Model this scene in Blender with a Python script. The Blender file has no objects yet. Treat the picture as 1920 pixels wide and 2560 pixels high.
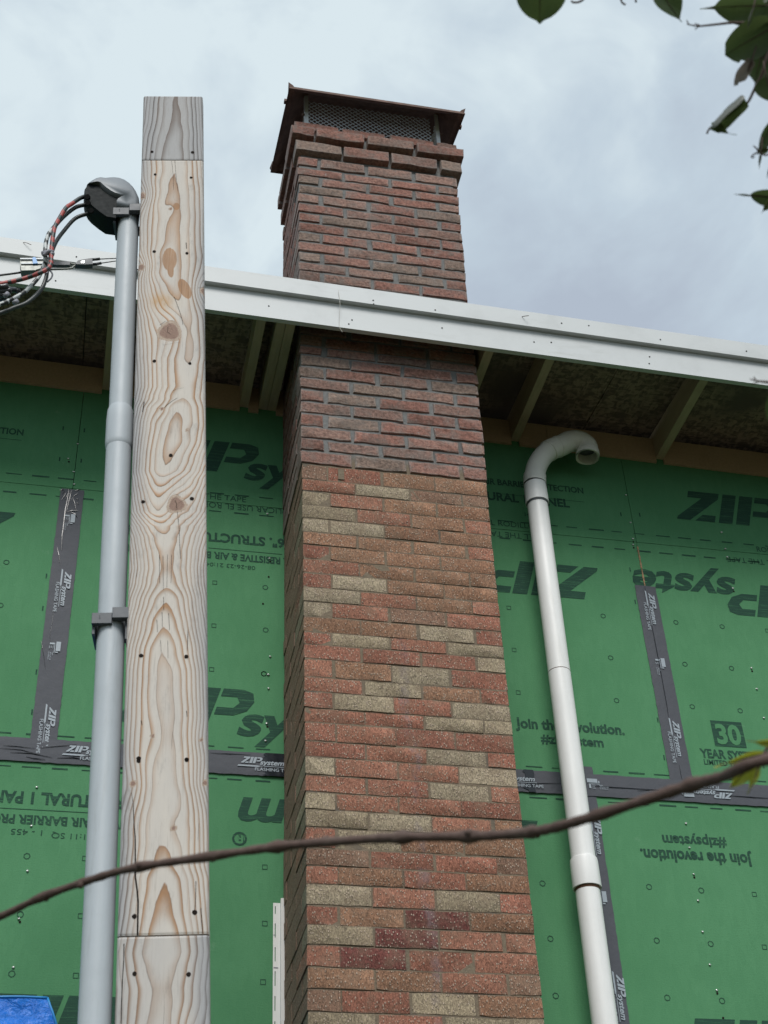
import bpy, math, random
import numpy as np
from mathutils import Vector, Matrix
random.seed(7); np.random.seed(7)
scn = bpy.context.scene
COL = scn.collection
R = math.radians

# ------------------------------------------------------------------ camera, sky, sun, exposure
F_PX = 3679.2                       # focal length in pixels of the 1920 x 2560 photograph
PITCH, YAW, ROLL = 0.672197, 0.237693, -0.054181
CAM = Vector((0.1458, -4.7809, 1.65))
_cp, _sp, _cy, _sy = math.cos(PITCH), math.sin(PITCH), math.cos(YAW), math.sin(YAW)
FW = Vector((_sy*_cp, _cy*_cp, _sp))
_r0 = Vector((_cy, -_sy, 0)); _u0 = _r0.cross(FW)
RT = _r0*math.cos(ROLL) + _u0*math.sin(ROLL)
UP = -_r0*math.sin(ROLL) + _u0*math.cos(ROLL)
cd = bpy.data.cameras.new('camera'); cam = bpy.data.objects.new('camera', cd); COL.objects.link(cam)
cam.matrix_world = Matrix(((RT.x, UP.x, -FW.x, CAM.x), (RT.y, UP.y, -FW.y, CAM.y), (RT.z, UP.z, -FW.z, CAM.z), (0, 0, 0, 1)))
cd.sensor_fit = 'VERTICAL'; cd.sensor_height = 36.0; cd.lens = 36.0*F_PX/2560
cd.clip_start = 0.05; cd.clip_end = 1000
cd.dof.use_dof = True; cd.dof.focus_distance = 5.6; cd.dof.aperture_fstop = 11.0
scn.camera = cam

SUN_EL, SUN_AZ = R(47), R(9)        # high soft light from behind the camera
w = bpy.data.worlds.new('World'); scn.world = w; w.use_nodes = True
nt = w.node_tree; nt.nodes.clear()
def wn(t, **k):
    n = nt.nodes.new(t)
    for a, b in k.items(): setattr(n, a, b)
    return n
sky = wn('ShaderNodeTexSky', sky_type='NISHITA', sun_disc=False, sun_elevation=SUN_EL, sun_rotation=R(180)+SUN_AZ)
bg1 = wn('ShaderNodeBackground'); bg1.inputs['Strength'].default_value = 0.05
nt.links.new(sky.outputs[0], bg1.inputs[0])
tc = wn('ShaderNodeTexCoord')
mp = wn('ShaderNodeMapping'); mp.inputs['Scale'].default_value = (1.0, 1.0, 1.6); mp.inputs['Location'].default_value = (1.44, 7.17, 1.25)
nt.links.new(tc.outputs['Generated'], mp.inputs[0])
n1 = wn('ShaderNodeTexNoise'); n1.inputs['Scale'].default_value = 3.2; n1.inputs['Detail'].default_value = 6; n1.inputs['Roughness'].default_value = .56
n1.inputs['Distortion'].default_value = .35
nt.links.new(mp.outputs[0], n1.inputs['Vector'])
rp = wn('ShaderNodeValToRGB'); cr = rp.color_ramp
cr.elements[0].position = .26; cr.elements[0].color = (.475, .545, .645, 1)
cr.elements[1].position = .60; cr.elements[1].color = (.76, .87, .92, 1)
e = cr.elements.new(.44); e.color = (.58, .685, .775, 1)
n2 = wn('ShaderNodeTexNoise'); n2.inputs['Scale'].default_value = 9.0; n2.inputs['Detail'].default_value = 5; n2.inputs['Roughness'].default_value = .55; n2.inputs['Distortion'].default_value = .5
nt.links.new(mp.outputs[0], n2.inputs['Vector'])
ma = wn('ShaderNodeMath', operation='MULTIPLY_ADD'); nt.links.new(n2.outputs['Fac'], ma.inputs[0]); ma.inputs[1].default_value = .42; ma.inputs[2].default_value = -.21
mb = wn('ShaderNodeMath', operation='ADD'); nt.links.new(n1.outputs['Fac'], mb.inputs[0]); nt.links.new(ma.outputs[0], mb.inputs[1])
nt.links.new(mb.outputs[0], rp.inputs[0])
bg2 = wn('ShaderNodeBackground'); bg2.inputs['Strength'].default_value = 0.53
nt.links.new(rp.outputs[0], bg2.inputs[0])
mx = wn('ShaderNodeMixShader'); mx.inputs[0].default_value = .94
nt.links.new(bg1.outputs[0], mx.inputs[1]); nt.links.new(bg2.outputs[0], mx.inputs[2])
wo = wn('ShaderNodeOutputWorld'); nt.links.new(mx.outputs[0], wo.inputs[0])

sd = bpy.data.lights.new('sun', 'SUN'); sd.energy = 1.5; sd.angle = R(26); sd.color = (1.0, .97, .93)
sun = bpy.data.objects.new('sun', sd); COL.objects.link(sun)
_sv = Vector((-math.sin(SUN_AZ)*math.cos(SUN_EL), -math.cos(SUN_AZ)*math.cos(SUN_EL), math.sin(SUN_EL)))
sun.rotation_euler = _sv.to_track_quat('Z', 'Y').to_euler(); sun.location = _sv*30
vs = scn.view_settings; vs.view_transform = 'Standard'; vs.look = 'None'; vs.exposure = 0.88; vs.gamma = 1.0; vs.use_curve_mapping = False

# ------------------------------------------------------------------ helpers
def ray(x, y): return FW + RT*((x-960)/F_PX) - UP*((y-1280)/F_PX)
def at(x, y, Y=0.0):
    """the point of the vertical plane y = Y that stands at photograph pixel (x, y)"""
    d = ray(x, y); return CAM + d*((Y-CAM.y)/d.y)
def far(x, y, dist):
    return CAM + ray(x, y)*dist

class MB:
    def __init__(s): s.v = []; s.f = []; s.m = []
    def add(s, vs, fs, mi=0):
        o = len(s.v); s.v += [tuple(p) for p in vs]; s.f += [tuple(i+o for i in q) for q in fs]; s.m += [mi]*len(fs)
    def box(s, a, b, mi=0):
        x0, y0, z0 = a; x1, y1, z1 = b
        s.add([(x0,y0,z0),(x1,y0,z0),(x1,y1,z0),(x0,y1,z0),(x0,y0,z1),(x1,y0,z1),(x1,y1,z1),(x0,y1,z1)],
              [(0,3,2,1),(4,5,6,7),(0,1,5,4),(1,2,6,5),(2,3,7,6),(3,0,4,7)], mi)
    def hexa(s, p, mi=0):
        """8 points: bottom ring then top ring"""
        s.add(p, [(0,3,2,1),(4,5,6,7),(0,1,5,4),(1,2,6,5),(2,3,7,6),(3,0,4,7)], mi)
    def tube(s, pts, rad, seg=10, mi=0, caps=True, mfun=None):
        pts = [Vector(p) for p in pts]; n = len(pts)
        if not hasattr(rad, '__len__'): rad = [rad]*n
        T = []
        for i in range(n):
            t = pts[min(i+1, n-1)] - pts[max(i-1, 0)]
            T.append(t.normalized() if t.length > 1e-9 else Vector((0,0,1)))
        ref = Vector((0,1,0)) if abs(T[0].y) < .9 else Vector((1,0,0))
        N = (ref - T[0]*ref.dot(T[0])).normalized(); vs = []
        for i in range(n):
            N = (N - T[i]*N.dot(T[i])).normalized(); B = T[i].cross(N)
            for k in range(seg):
                a = 2*math.pi*k/seg; vs.append(pts[i] + (N*math.cos(a) + B*math.sin(a))*rad[i])
        o = len(s.v); s.v += [tuple(p) for p in vs]
        for i in range(n-1):
            for k in range(seg):
                k2 = (k+1) % seg
                s.f.append((o+i*seg+k, o+i*seg+k2, o+(i+1)*seg+k2, o+(i+1)*seg+k)); s.m.append(mfun(i, k) if mfun else mi)
        if caps:
            s.f.append(tuple(o+k for k in range(seg))[::-1]); s.m.append(mfun(0, 0) if mfun else mi)
            s.f.append(tuple(o+(n-1)*seg+k for k in range(seg))); s.m.append(mfun(n-2, 0) if mfun else mi)
    def poly(s, pts, mi=0): s.add(pts, [tuple(range(len(pts)))], mi)
    def build(s, name, mats, parent=None, smooth=False, loc=None, kind=None, rot=None):
        me = bpy.data.meshes.new(name); me.from_pydata(s.v, [], s.f)
        if not isinstance(mats, (list, tuple)): mats = [mats]
        for q in mats: me.materials.append(q)
        if any(s.m): me.polygons.foreach_set('material_index', s.m)
        if smooth: me.polygons.foreach_set('use_smooth', [True]*len(me.polygons))
        me.validate(); me.update()
        return link(me, name, parent, loc, kind, rot)
def link(me, name, parent=None, loc=None, kind=None, rot=None):
    o = bpy.data.objects.new(name, me); COL.objects.link(o)
    if loc is not None: o.location = loc
    if rot is not None: o.rotation_euler = rot
    if parent is not None:
        o.parent = parent
        p = parent; off = Vector((0,0,0))
        while p is not None: off += p.location; p = p.parent
        o.location = Vector(o.location) - off
    if kind: o['kind'] = kind
    return o
def thing(name, label, cat, loc, group=None):
    o = bpy.data.objects.new(name, None); COL.objects.link(o); o.location = loc; o.empty_display_size = .1
    o['label'] = label; o['category'] = cat
    if group: o['group'] = group
    return o
def smooth_by_angle(o, deg=35):
    me = o.data
    me.polygons.foreach_set('use_smooth', [True]*len(me.polygons))
    try: me.set_sharp_from_angle(angle=R(deg))
    except Exception: pass
def spline(pts, n=6):
    pts = [Vector(p) for p in pts]; out = []
    P = [pts[0]*2-pts[1]] + pts + [pts[-1]*2-pts[-2]]
    for i in range(1, len(P)-2):
        for k in range(n):
            t = k/n; a, b, c, d = P[i-1], P[i], P[i+1], P[i+2]
            out.append(.5*((2*b) + (c-a)*t + (2*a-5*b+4*c-d)*t*t + (3*b-a-3*c+d)*t**3))
    out.append(pts[-1]); return out

# ------------------------------------------------------------------ materials
class G:
    def __init__(s, name):
        s.m = bpy.data.materials.new(name); s.m.use_nodes = True; s.t = s.m.node_tree
        s.b = s.t.nodes['Principled BSDF']
    def n(s, ty, ins=None, **props):
        n = s.t.nodes.new(ty)
        for k, v in props.items(): setattr(n, k, v)
        for k, v in (ins or {}).items(): s.set(n.inputs[k], v)
        return n
    def set(s, sock, v):
        if isinstance(v, bpy.types.NodeSocket): s.t.links.new(v, sock)
        else:
            if sock.type == 'RGBA' and len(v) == 3: v = (*v, 1)
            sock.default_value = v
    def M(s, op, a, b=0.0, c=0.0, clamp=False):
        n = s.n('ShaderNodeMath', {0: a, 1: b, 2: c}, operation=op); n.use_clamp = clamp; return n.outputs[0]
    def mix(s, f, a, b, blend='MIX'):
        n = s.n('ShaderNodeMix', None, data_type='RGBA', blend_type=blend)
        s.set(n.inputs[0], f); s.set(n.inputs[6], a); s.set(n.inputs[7], b); return n.outputs[2]
    def noise(s, vec, scale, detail=3, rough=.5, dist=0.0):
        return s.n('ShaderNodeTexNoise', {'Vector': vec, 'Scale': scale, 'Detail': detail, 'Roughness': rough, 'Distortion': dist}).outputs['Fac']
    def step(s, x, lo, hi):
        n = s.n('ShaderNodeMapRange', {'Value': x, 'From Min': lo, 'From Max': hi}, interpolation_type='SMOOTHSTEP'); return n.outputs[0]
    def coord(s, which='Object'): return s.n('ShaderNodeTexCoord').outputs[which]
    def pos(s): return s.n('ShaderNodeNewGeometry').outputs['Position']
    def scale(s, vec, sc, loc=(0,0,0)):
        return s.n('ShaderNodeMapping', {'Vector': vec, 'Scale': sc, 'Location': loc}).outputs[0]
    def xyz(s, vec): return s.n('ShaderNodeSeparateXYZ', {0: vec}).outputs
    def attr(s, name): return s.n('ShaderNodeAttribute', attribute_name=name).outputs['Fac']
    def bump(s, h, strength=.3, dist=.01, normal=None):
        d = {'Height': h, 'Strength': strength, 'Distance': dist}
        if normal is not None: d['Normal'] = normal
        return s.n('ShaderNodeBump', d).outputs[0]
    def out(s, base, rough=.7, metal=0.0, spec=.5, normal=None):
        s.set(s.b.inputs['Base Color'], base); s.set(s.b.inputs['Roughness'], rough); s.set(s.b.inputs['Metallic'], metal)
        s.set(s.b.inputs['Specular IOR Level'], spec)
        if normal is not None: s.set(s.b.inputs['Normal'], normal)
        return s.m

def mat_plain(name, col, rough=.6, metal=0., spec=.5, var=.12, vscale=9., bump=0., bscale=120.):
    g = G(name); c = g.pos()
    n = g.noise(c, vscale, 4, .6)
    k = g.M('MULTIPLY_ADD', n, 2*var, 1-var)
    b = g.mix(1.0, col, g.n('ShaderNodeCombineColor', {0: k, 1: k, 2: k}).outputs[0], 'MULTIPLY')
    nm = g.bump(g.noise(c, bscale, 3, .6), bump, .004) if bump else None
    r = g.M('MULTIPLY_ADD', g.noise(c, vscale*2.3, 3), .25, rough-.12)
    return g.out(b, r, metal, spec, nm)

def mat_panel():
    g = G('green_sheathing'); c = g.pos()
    n1 = g.noise(c, 2.2, 4, .6); n2 = g.noise(c, 160, 3, .7); n3 = g.noise(g.scale(c, (30, 30, 260)), 1, 2)
    base = g.mix(g.step(n1, .3, .7), (.079, .226, .108), (.095, .256, .127))
    base = g.mix(g.M('MULTIPLY', g.step(n2, .45, .75), .30), base, (.05, .16, .075))
    vs_ = g.n('ShaderNodeTexVoronoi', {'Vector': g.scale(c, (62, 10, 17)), 'Scale': 1.0}).outputs['Color']
    base = g.mix(g.M('MULTIPLY', g.xyz(vs_)[0], .24), base, (.06, .19, .09))
    sc = g.M('MULTIPLY', g.step(g.noise(c, 7, 6, .72), .64, .78), .40)
    base = g.mix(sc, base, (.22, .36, .24))
    nm = g.bump(n2, .35, .002); nm = g.bump(n3, .15, .002, nm)
    return g.out(base, .8, 0, .10, nm)
def mat_ink():
    g = G('printed_ink'); c = g.pos()
    st = g.noise(g.scale(c, (6, 6, 190)), 1, 4, .75)
    gr = g.noise(c, 300, 2, .7)
    k = g.step(g.M('ADD', st, g.M('MULTIPLY', gr, .25)), .62, .82)
    base = g.mix(g.M('MULTIPLY', k, .7), (.026, .068, .048), (.070, .195, .10))
    return g.out(base, .8, 0, .10)
def mat_tape():
    g = G('flashing_tape'); c = g.pos()
    n = g.noise(c, 9, 4, .6); n2 = g.noise(c, 60, 5, .7)
    base = g.mix(n, (.066, .070, .082), (.088, .093, .108))
    base = g.mix(g.M('MULTIPLY', g.step(n2, .6, .8), .5), base, (.02, .022, .028))
    return g.out(base, g.M('MULTIPLY_ADD', n, .22, .50), 0, .22, g.bump(g.noise(c, 22, 4, .6), .25, .01))
def mat_brick(kind):
    g = G('old_brick' if kind == 'old' else 'rug_brick')
    oi = g.n('ShaderNodeObjectInfo'); col = oi.outputs['Color']; rnd = oi.outputs['Random']
    obj = g.pos(); gx, gy, gz = g.xyz(g.coord('Generated'))
    def edge(a, L): return g.M('MULTIPLY', g.M('MINIMUM', a, g.M('SUBTRACT', 1.0, a)), L)
    d = g.M('MINIMUM', edge(gx, .2), edge(gz, .055))
    big = g.noise(obj, 16, 4, .65); mid = g.noise(obj, 70, 5, .7); fine = g.noise(obj, 420, 2, .6)
    if kind == 'old':
        d2 = g.M('ADD', d, g.M('MULTIPLY_ADD', g.noise(obj, 55, 5, .8), .034, -.017))
        k = g.M('MULTIPLY_ADD', g.step(mid, .25, .75), .95, .52)
        base = g.mix(1.0, col, g.n('ShaderNodeCombineColor', {0: k, 1: k, 2: k}).outputs[0], 'MULTIPLY')
        base = g.mix(g.M('MULTIPLY', g.step(big, .44, .68), .60), base, (.225, .19, .168))
        fz = g.step(g.M('ABSOLUTE', g.xyz(g.n('ShaderNodeNewGeometry').outputs['True Normal'])[2]), .8, .5)
        base = g.mix(g.M('MULTIPLY', g.M('MULTIPLY', g.step(d2, .011, .001), fz), .5), base, (.30, .285, .265))
        sp = g.step(g.noise(obj, 34, 6, .8), .58, .70)
        base = g.mix(g.M('MULTIPLY', sp, .55), base, (.40, .37, .36))
        base = g.mix(g.M('MULTIPLY', g.step(g.noise(obj, 26, 5, .7), .60, .72), .5), base, (.06, .045, .045))
        nm = g.bump(g.M('ADD', mid, g.M('MULTIPLY', fine, .5)), 1.0, .008)
        return g.out(base, .85, 0, .25, nm)
    x, y, z = g.xyz(obj)
    # rug face: short vertical scratches with pale grit in them
    v = g.scale(obj, (1.0, 1.0, .42))
    s1 = g.noise(v, 210, 4, .8, .8)
    vor = g.n('ShaderNodeTexVoronoi', {'Vector': g.scale(obj, (1, 1, .6)), 'Scale': 165.0, 'Randomness': 1.0})
    grit = g.M('MULTIPLY', g.step(vor.outputs['Distance'], .46, .24), g.step(g.xyz(vor.outputs['Color'])[0], .50, .85))
    k = g.M('MULTIPLY_ADD', g.M('ADD', g.step(s1, .34, .66), g.M('MULTIPLY', mid, .6)), 1.0, .20)
    base = g.mix(1.0, col, g.n('ShaderNodeCombineColor', {0: k, 1: k, 2: k}).outputs[0], 'MULTIPLY')
    base = g.mix(g.M('MULTIPLY', g.step(big, .44, .70), .42), base, (.265, .188, .130))
    base = g.mix(g.M('MULTIPLY', g.step(mid, .56, .72), .35), base, (.09, .055, .045))
    base = g.mix(g.M('MULTIPLY', grit, .85), base, (.60, .47, .37))
    d2 = g.M('ADD', d, g.M('MULTIPLY_ADD', g.noise(obj, 90, 4, .7), .012, -.006))
    base = g.mix(g.M('MULTIPLY', g.step(d2, .005, 0.0), .6), base, (.20, .165, .12))
    # a streak of pale lilac efflorescence down the joints in the middle of the stack
    wob = g.M('MULTIPLY_ADD', g.noise(g.scale(obj, (3, 3, 5)), 1, 3), .10, -.05)
    xs = g.M('ABSOLUTE', g.M('SUBTRACT', g.M('ADD', x, wob), g.M('MULTIPLY_ADD', g.M('SUBTRACT', z, 4.8), -.03, 1.215)))
    st = g.M('MULTIPLY', g.step(xs, .026, .006), g.step(g.M('ADD', z, g.M('MULTIPLY', mid, .5)), 4.95, 4.6))
    base = g.mix(g.M('MULTIPLY', g.M('MULTIPLY', st, g.step(g.noise(obj, 22, 4, .7), .40, .62)), .42), base, (.27, .22, .24))
    nm = g.bump(g.M('ADD', s1, g.M('MULTIPLY', grit, .8)), .9, .006)
    return g.out(base, .82, 0, .3, nm)
def mat_mortar():
    g = G('mortar'); c = g.pos(); z = g.xyz(c)[2]
    n = g.noise(c, 60, 5, .7); b = g.noise(c, 9, 4, .6)
    low = g.mix(n, (.12, .095, .066), (.25, .20, .145))
    hi = g.mix(n, (.10, .102, .10), (.25, .25, .245))
    base = g.mix(g.step(z, 5.40, 5.46), low, hi)
    base = g.mix(g.M('MULTIPLY', g.step(b, .5, .7), .5), base, (.07, .07, .068))
    return g.out(base, .95, 0, .2, g.bump(n, .8, .006))
def mat_wood():
    """flat-sawn weathered fir: the 'ring' attribute counts growth rings from the heart of the figure"""
    g = G('weathered_fir'); obj = g.pos()
    ring = g.attr('ring'); grey = g.attr('grey'); knot = g.attr('knot'); u = g.attr('across')
    wav = g.M('MULTIPLY_ADD', g.noise(g.scale(obj, (55, 55, 6)), 1, 4, .6), .16, -.08)
    wav = g.M('ADD', wav, g.M('MULTIPLY_ADD', g.noise(g.scale(obj, (160, 160, 22)), 1, 3, .6), .07, -.035))
    r = g.M('ADD', ring, wav)
    fr = g.M('FRACT', r)
    late = g.M('MULTIPLY', g.step(fr, .30, .97), g.step(fr, 1.0, .965))
    wnz = g.n('ShaderNodeTexWhiteNoise', {'W': g.M('FLOOR', r)}, noise_dimensions='1D').outputs['Value']
    late = g.M('MULTIPLY', g.M('POWER', late, 1.8), g.M('MULTIPLY_ADD', wnz, .75, .42), clamp=True)
    fib = g.noise(g.scale(obj, (420, 420, 9)), 1, 3, .65); blot = g.noise(g.scale(obj, (14, 14, 5)), 1, 4, .6)
    pale = g.mix(g.step(blot, .35, .7), (.61, .56, .50), (.565, .525, .48))
    pale = g.mix(g.M('MULTIPLY', grey, .8), pale, (.315, .325, .345))
    brown = g.mix(g.step(blot, .3, .7), (.43, .225, .098), (.35, .19, .095))
    brown = g.mix(g.M('MULTIPLY', grey, .95), brown, (.10, .092, .09))
    base = g.mix(g.M('MULTIPLY', late, g.M('MULTIPLY_ADD', g.noise(g.scale(obj, (20, 20, 7)), 1, 3), .5, .62), clamp=True), pale, brown)
    pm = g.M('MULTIPLY', g.step(g.M('ADD', g.attr('patch'), g.M('MULTIPLY_ADD', fib, .2, -.1)), .33, .42), g.M('MULTIPLY_ADD', fib, .7, .5), clamp=True)
    base = g.mix(pm, base, brown)
    # the ring's sharp end is a thin dark line
    ln = g.M('MULTIPLY', g.step(fr, .90, .97), g.step(fr, 1.0, .985))
    base = g.mix(g.M('MULTIPLY', ln, .35), base, (.13, .09, .07))
    base = g.mix(g.M('MULTIPLY', g.step(fib, .52, .78), .34), base, (.22, .185, .16))
    # knots: reddish heart with thin rings round it
    knot = g.M('ADD', knot, g.M('MULTIPLY', g.M('MULTIPLY_ADD', g.noise(obj, 130, 4, .7), .26, -.13), g.step(knot, 0.0, .05)))
    kr = g.M('FRACT', g.M('MULTIPLY', knot, 13.0))
    kc = g.mix(g.step(kr, .45, .95), (.50, .41, .33), (.24, .15, .11))
    kh = g.mix(g.step(kr, .2, .9), (.33, .225, .175), (.20, .125, .10))
    kc = g.mix(g.step(knot, .22, .36), kc, kh)
    base = g.mix(g.step(knot, .03, .07), base, kc)
    # fine drying checks and dirt
    chk = g.noise(g.scale(obj, (230, 230, 3.2), (3, 1, 5)), 1, 2, .5)
    base = g.mix(g.M('MULTIPLY', g.step(chk, .735, .765), .75), base, (.055, .045, .04))
    dirt = g.noise(g.scale(obj, (30, 30, 9), (7, 2, 1)), 1, 6, .75)
    base = g.mix(g.M('MULTIPLY', g.step(dirt, .54, .74), .42), base, (.19, .18, .175))
    ed = g.M('MINIMUM', u, g.M('SUBTRACT', 1.0, u))
    ed2 = g.M('ADD', ed, g.M('MULTIPLY_ADD', g.noise(g.scale(obj, (60, 60, 18)), 1, 4, .7), .10, -.05))
    base = g.mix(g.M('MULTIPLY', g.step(ed2, .030, 0.0), .30), base, (.16, .15, .145))
    st = g.attr('stain'); base = g.mix(g.M('MULTIPLY', g.M('MULTIPLY', st, g.step(dirt, .25, .6)), .75), base, (.46, .25, .07))
    h = g.M('ADD', g.M('MULTIPLY', late, 1.0), g.M('MULTIPLY', fib, .6))
    return g.out(base, .78, 0, .25, g.bump(h, .55, .003))
def mat_lumber(name, col):
    g = G(name); c = g.pos()
    n = g.noise(g.scale(c, (90, 8, 90)), 1, 4, .6); n2 = g.noise(c, 5, 4, .6)
    base = g.mix(n, col, tuple(q*.62 for q in col)); base = g.mix(g.M('MULTIPLY', g.step(n2, .5, .75), .4), base, tuple(q*.5 for q in col))
    return g.out(base, .85, 0, .2, g.bump(n, .3, .003))
def mat_osb():
    g = G('strand_board'); c = g.pos()
    v1 = g.n('ShaderNodeTexVoronoi', {'Vector': g.scale(c, (84, 30, 70)), 'Scale': 1.0}).outputs['Color']
    v2 = g.n('ShaderNodeTexVoronoi', {'Vector': g.scale(c, (30, 90, 70), (3, 5, 1)), 'Scale': 1.0}).outputs['Color']
    a = g.xyz(v1)[0]; b = g.xyz(v2)[1]
    k = g.M('MULTIPLY', g.M('ADD', a, b), .5)
    base = g.mix(g.step(k, .2, .8), (.14, .102, .078), (.34, .25, .185))
    base = g.mix(g.step(g.noise(c, 2.2, 3), .48, .66), base, (.13, .10, .082))
    return g.out(base, .85, 0, .2)
def mat_rust():
    g = G('rusty_sheet_metal'); c = g.pos()
    n = g.noise(c, 26, 5, .65); n2 = g.noise(g.scale(c, (5, 120, 5)), 1, 3, .6)
    base = g.mix(g.step(n, .35, .7), (.085, .044, .034), (.145, .08, .06))
    base = g.mix(g.M('MULTIPLY', g.step(n2, .5, .7), .35), base, (.06, .03, .024))
    nz = g.xyz(g.n('ShaderNodeNewGeometry').outputs['Normal'])[2]
    ms = g.M('MULTIPLY', g.step(nz, .1, .6), g.step(g.noise(c, 40, 4, .7), .35, .6))
    base = g.mix(ms, base, (.045, .065, .022))
    return g.out(base, .7, .15, .4, g.bump(n, .3, .004))
def mat_leaf(name, c1, c2, under):
    g = G(name); c = g.pos()
    n = g.noise(c, 45, 4, .6)
    top = g.mix(g.step(n, .3, .7), c1, c2)
    top = g.mix(g.M('MULTIPLY', g.step(g.noise(c, 90, 4, .7), .62, .75), .6), top, (.11, .075, .035))
    bf = g.n('ShaderNodeNewGeometry').outputs['Backfacing']
    base = g.mix(bf, top, g.mix(n, under, tuple(q*.75 for q in under)))
    g.out(base, .45, 0, .5, g.bump(g.noise(c, 160, 3), .25, .003))
    tr = g.n('ShaderNodeBsdfTranslucent', {'Color': tuple(q*1.5 for q in c2)+(1,)})
    ms = g.n('ShaderNodeMixShader', {0: .34}); g.t.links.new(g.b.outputs[0], ms.inputs[1]); g.t.links.new(tr.outputs[0], ms.inputs[2])
    g.t.links.new(ms.outputs[0], g.t.nodes['Material Output'].inputs[0])
    return g.m
def mat_bark():
    g = G('twig_bark'); c = g.pos()
    n = g.noise(c, 120, 4, .65); n2 = g.noise(c, 30, 3)
    base = g.mix(n, (.050, .031, .027), (.14, .092, .076)); base = g.mix(g.M('MULTIPLY', g.step(n2, .5, .7), .5), base, (.13, .095, .08))
    return g.out(base, .75, 0, .3, g.bump(n, .5, .003))
def mat_tarp():
    g = G('blue_tarpaulin'); c = g.pos()
    n = g.noise(c, 24, 5, .65)
    base = g.mix(n, (.004, .11, .55), (.010, .23, .80))
    return g.out(base, .32, 0, .5, g.bump(g.noise(c, 30, 5, .65, .6), .7, .02))
def mat_conduit(name, col, rough, k=1.0):
    g = G(name); c = g.pos()
    n = g.noise(c, 6, 5, .65); st = g.noise(g.scale(c, (26, 26, 3.0)), 1, 5, .7); sp = g.noise(g.scale(c, (60, 60, 34)), 1, 6, .8)
    base = g.mix(g.M('MULTIPLY', g.step(n, .42, .70), .30*k), col, tuple(q*.70 for q in col))
    base = g.mix(g.M('MULTIPLY', g.step(st, .50, .72), .34*k), base, tuple(min(1, q*1.22) for q in col))
    base = g.mix(g.M('MULTIPLY', g.step(st, .46, .30), .30*k), base, (col[0]*.62, col[1]*.60, col[2]*.55))
    base = g.mix(g.M('MULTIPLY', g.step(sp, .68, .75), .55*k), base, (.15, .15, .145))
    return g.out(base, g.M('MULTIPLY_ADD', n, .3, rough-.15), 0, .4, g.bump(g.noise(c, 260, 3, .6), .10, .002))
def mat_white(name, col=(.78, .79, .77), dirt=.25, rough=.5):
    g = G(name); c = g.pos()
    n = g.noise(c, 5, 5, .65); n2 = g.noise(c, 110, 3, .7); n3 = g.noise(g.scale(c, (2.2, 14, 14)), 1, 5, .7)
    base = g.mix(g.M('MULTIPLY', g.step(n, .45, .8), dirt), col, tuple(q*.72 for q in col))
    base = g.mix(g.M('MULTIPLY', g.step(n3, .55, .8), dirt), base, (col[0]*.62, col[1]*.61, col[2]*.56))
    base = g.mix(g.M('MULTIPLY', g.step(g.noise(c, 75, 4, .8), .70, .76), .35), base, (.32, .31, .28))
    return g.out(base, rough, 0, .4, g.bump(n2, .12, .002))
def mat_ground():
    g = G('ground_soil'); c = g.pos()
    base = g.mix(g.step(g.noise(c, .6, 6, .65), .4, .6), (.05, .07, .03), (.10, .08, .055))
    return g.out(base, .95, 0, .1, g.bump(g.noise(c, 8, 5, .7), .8, .1))

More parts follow.
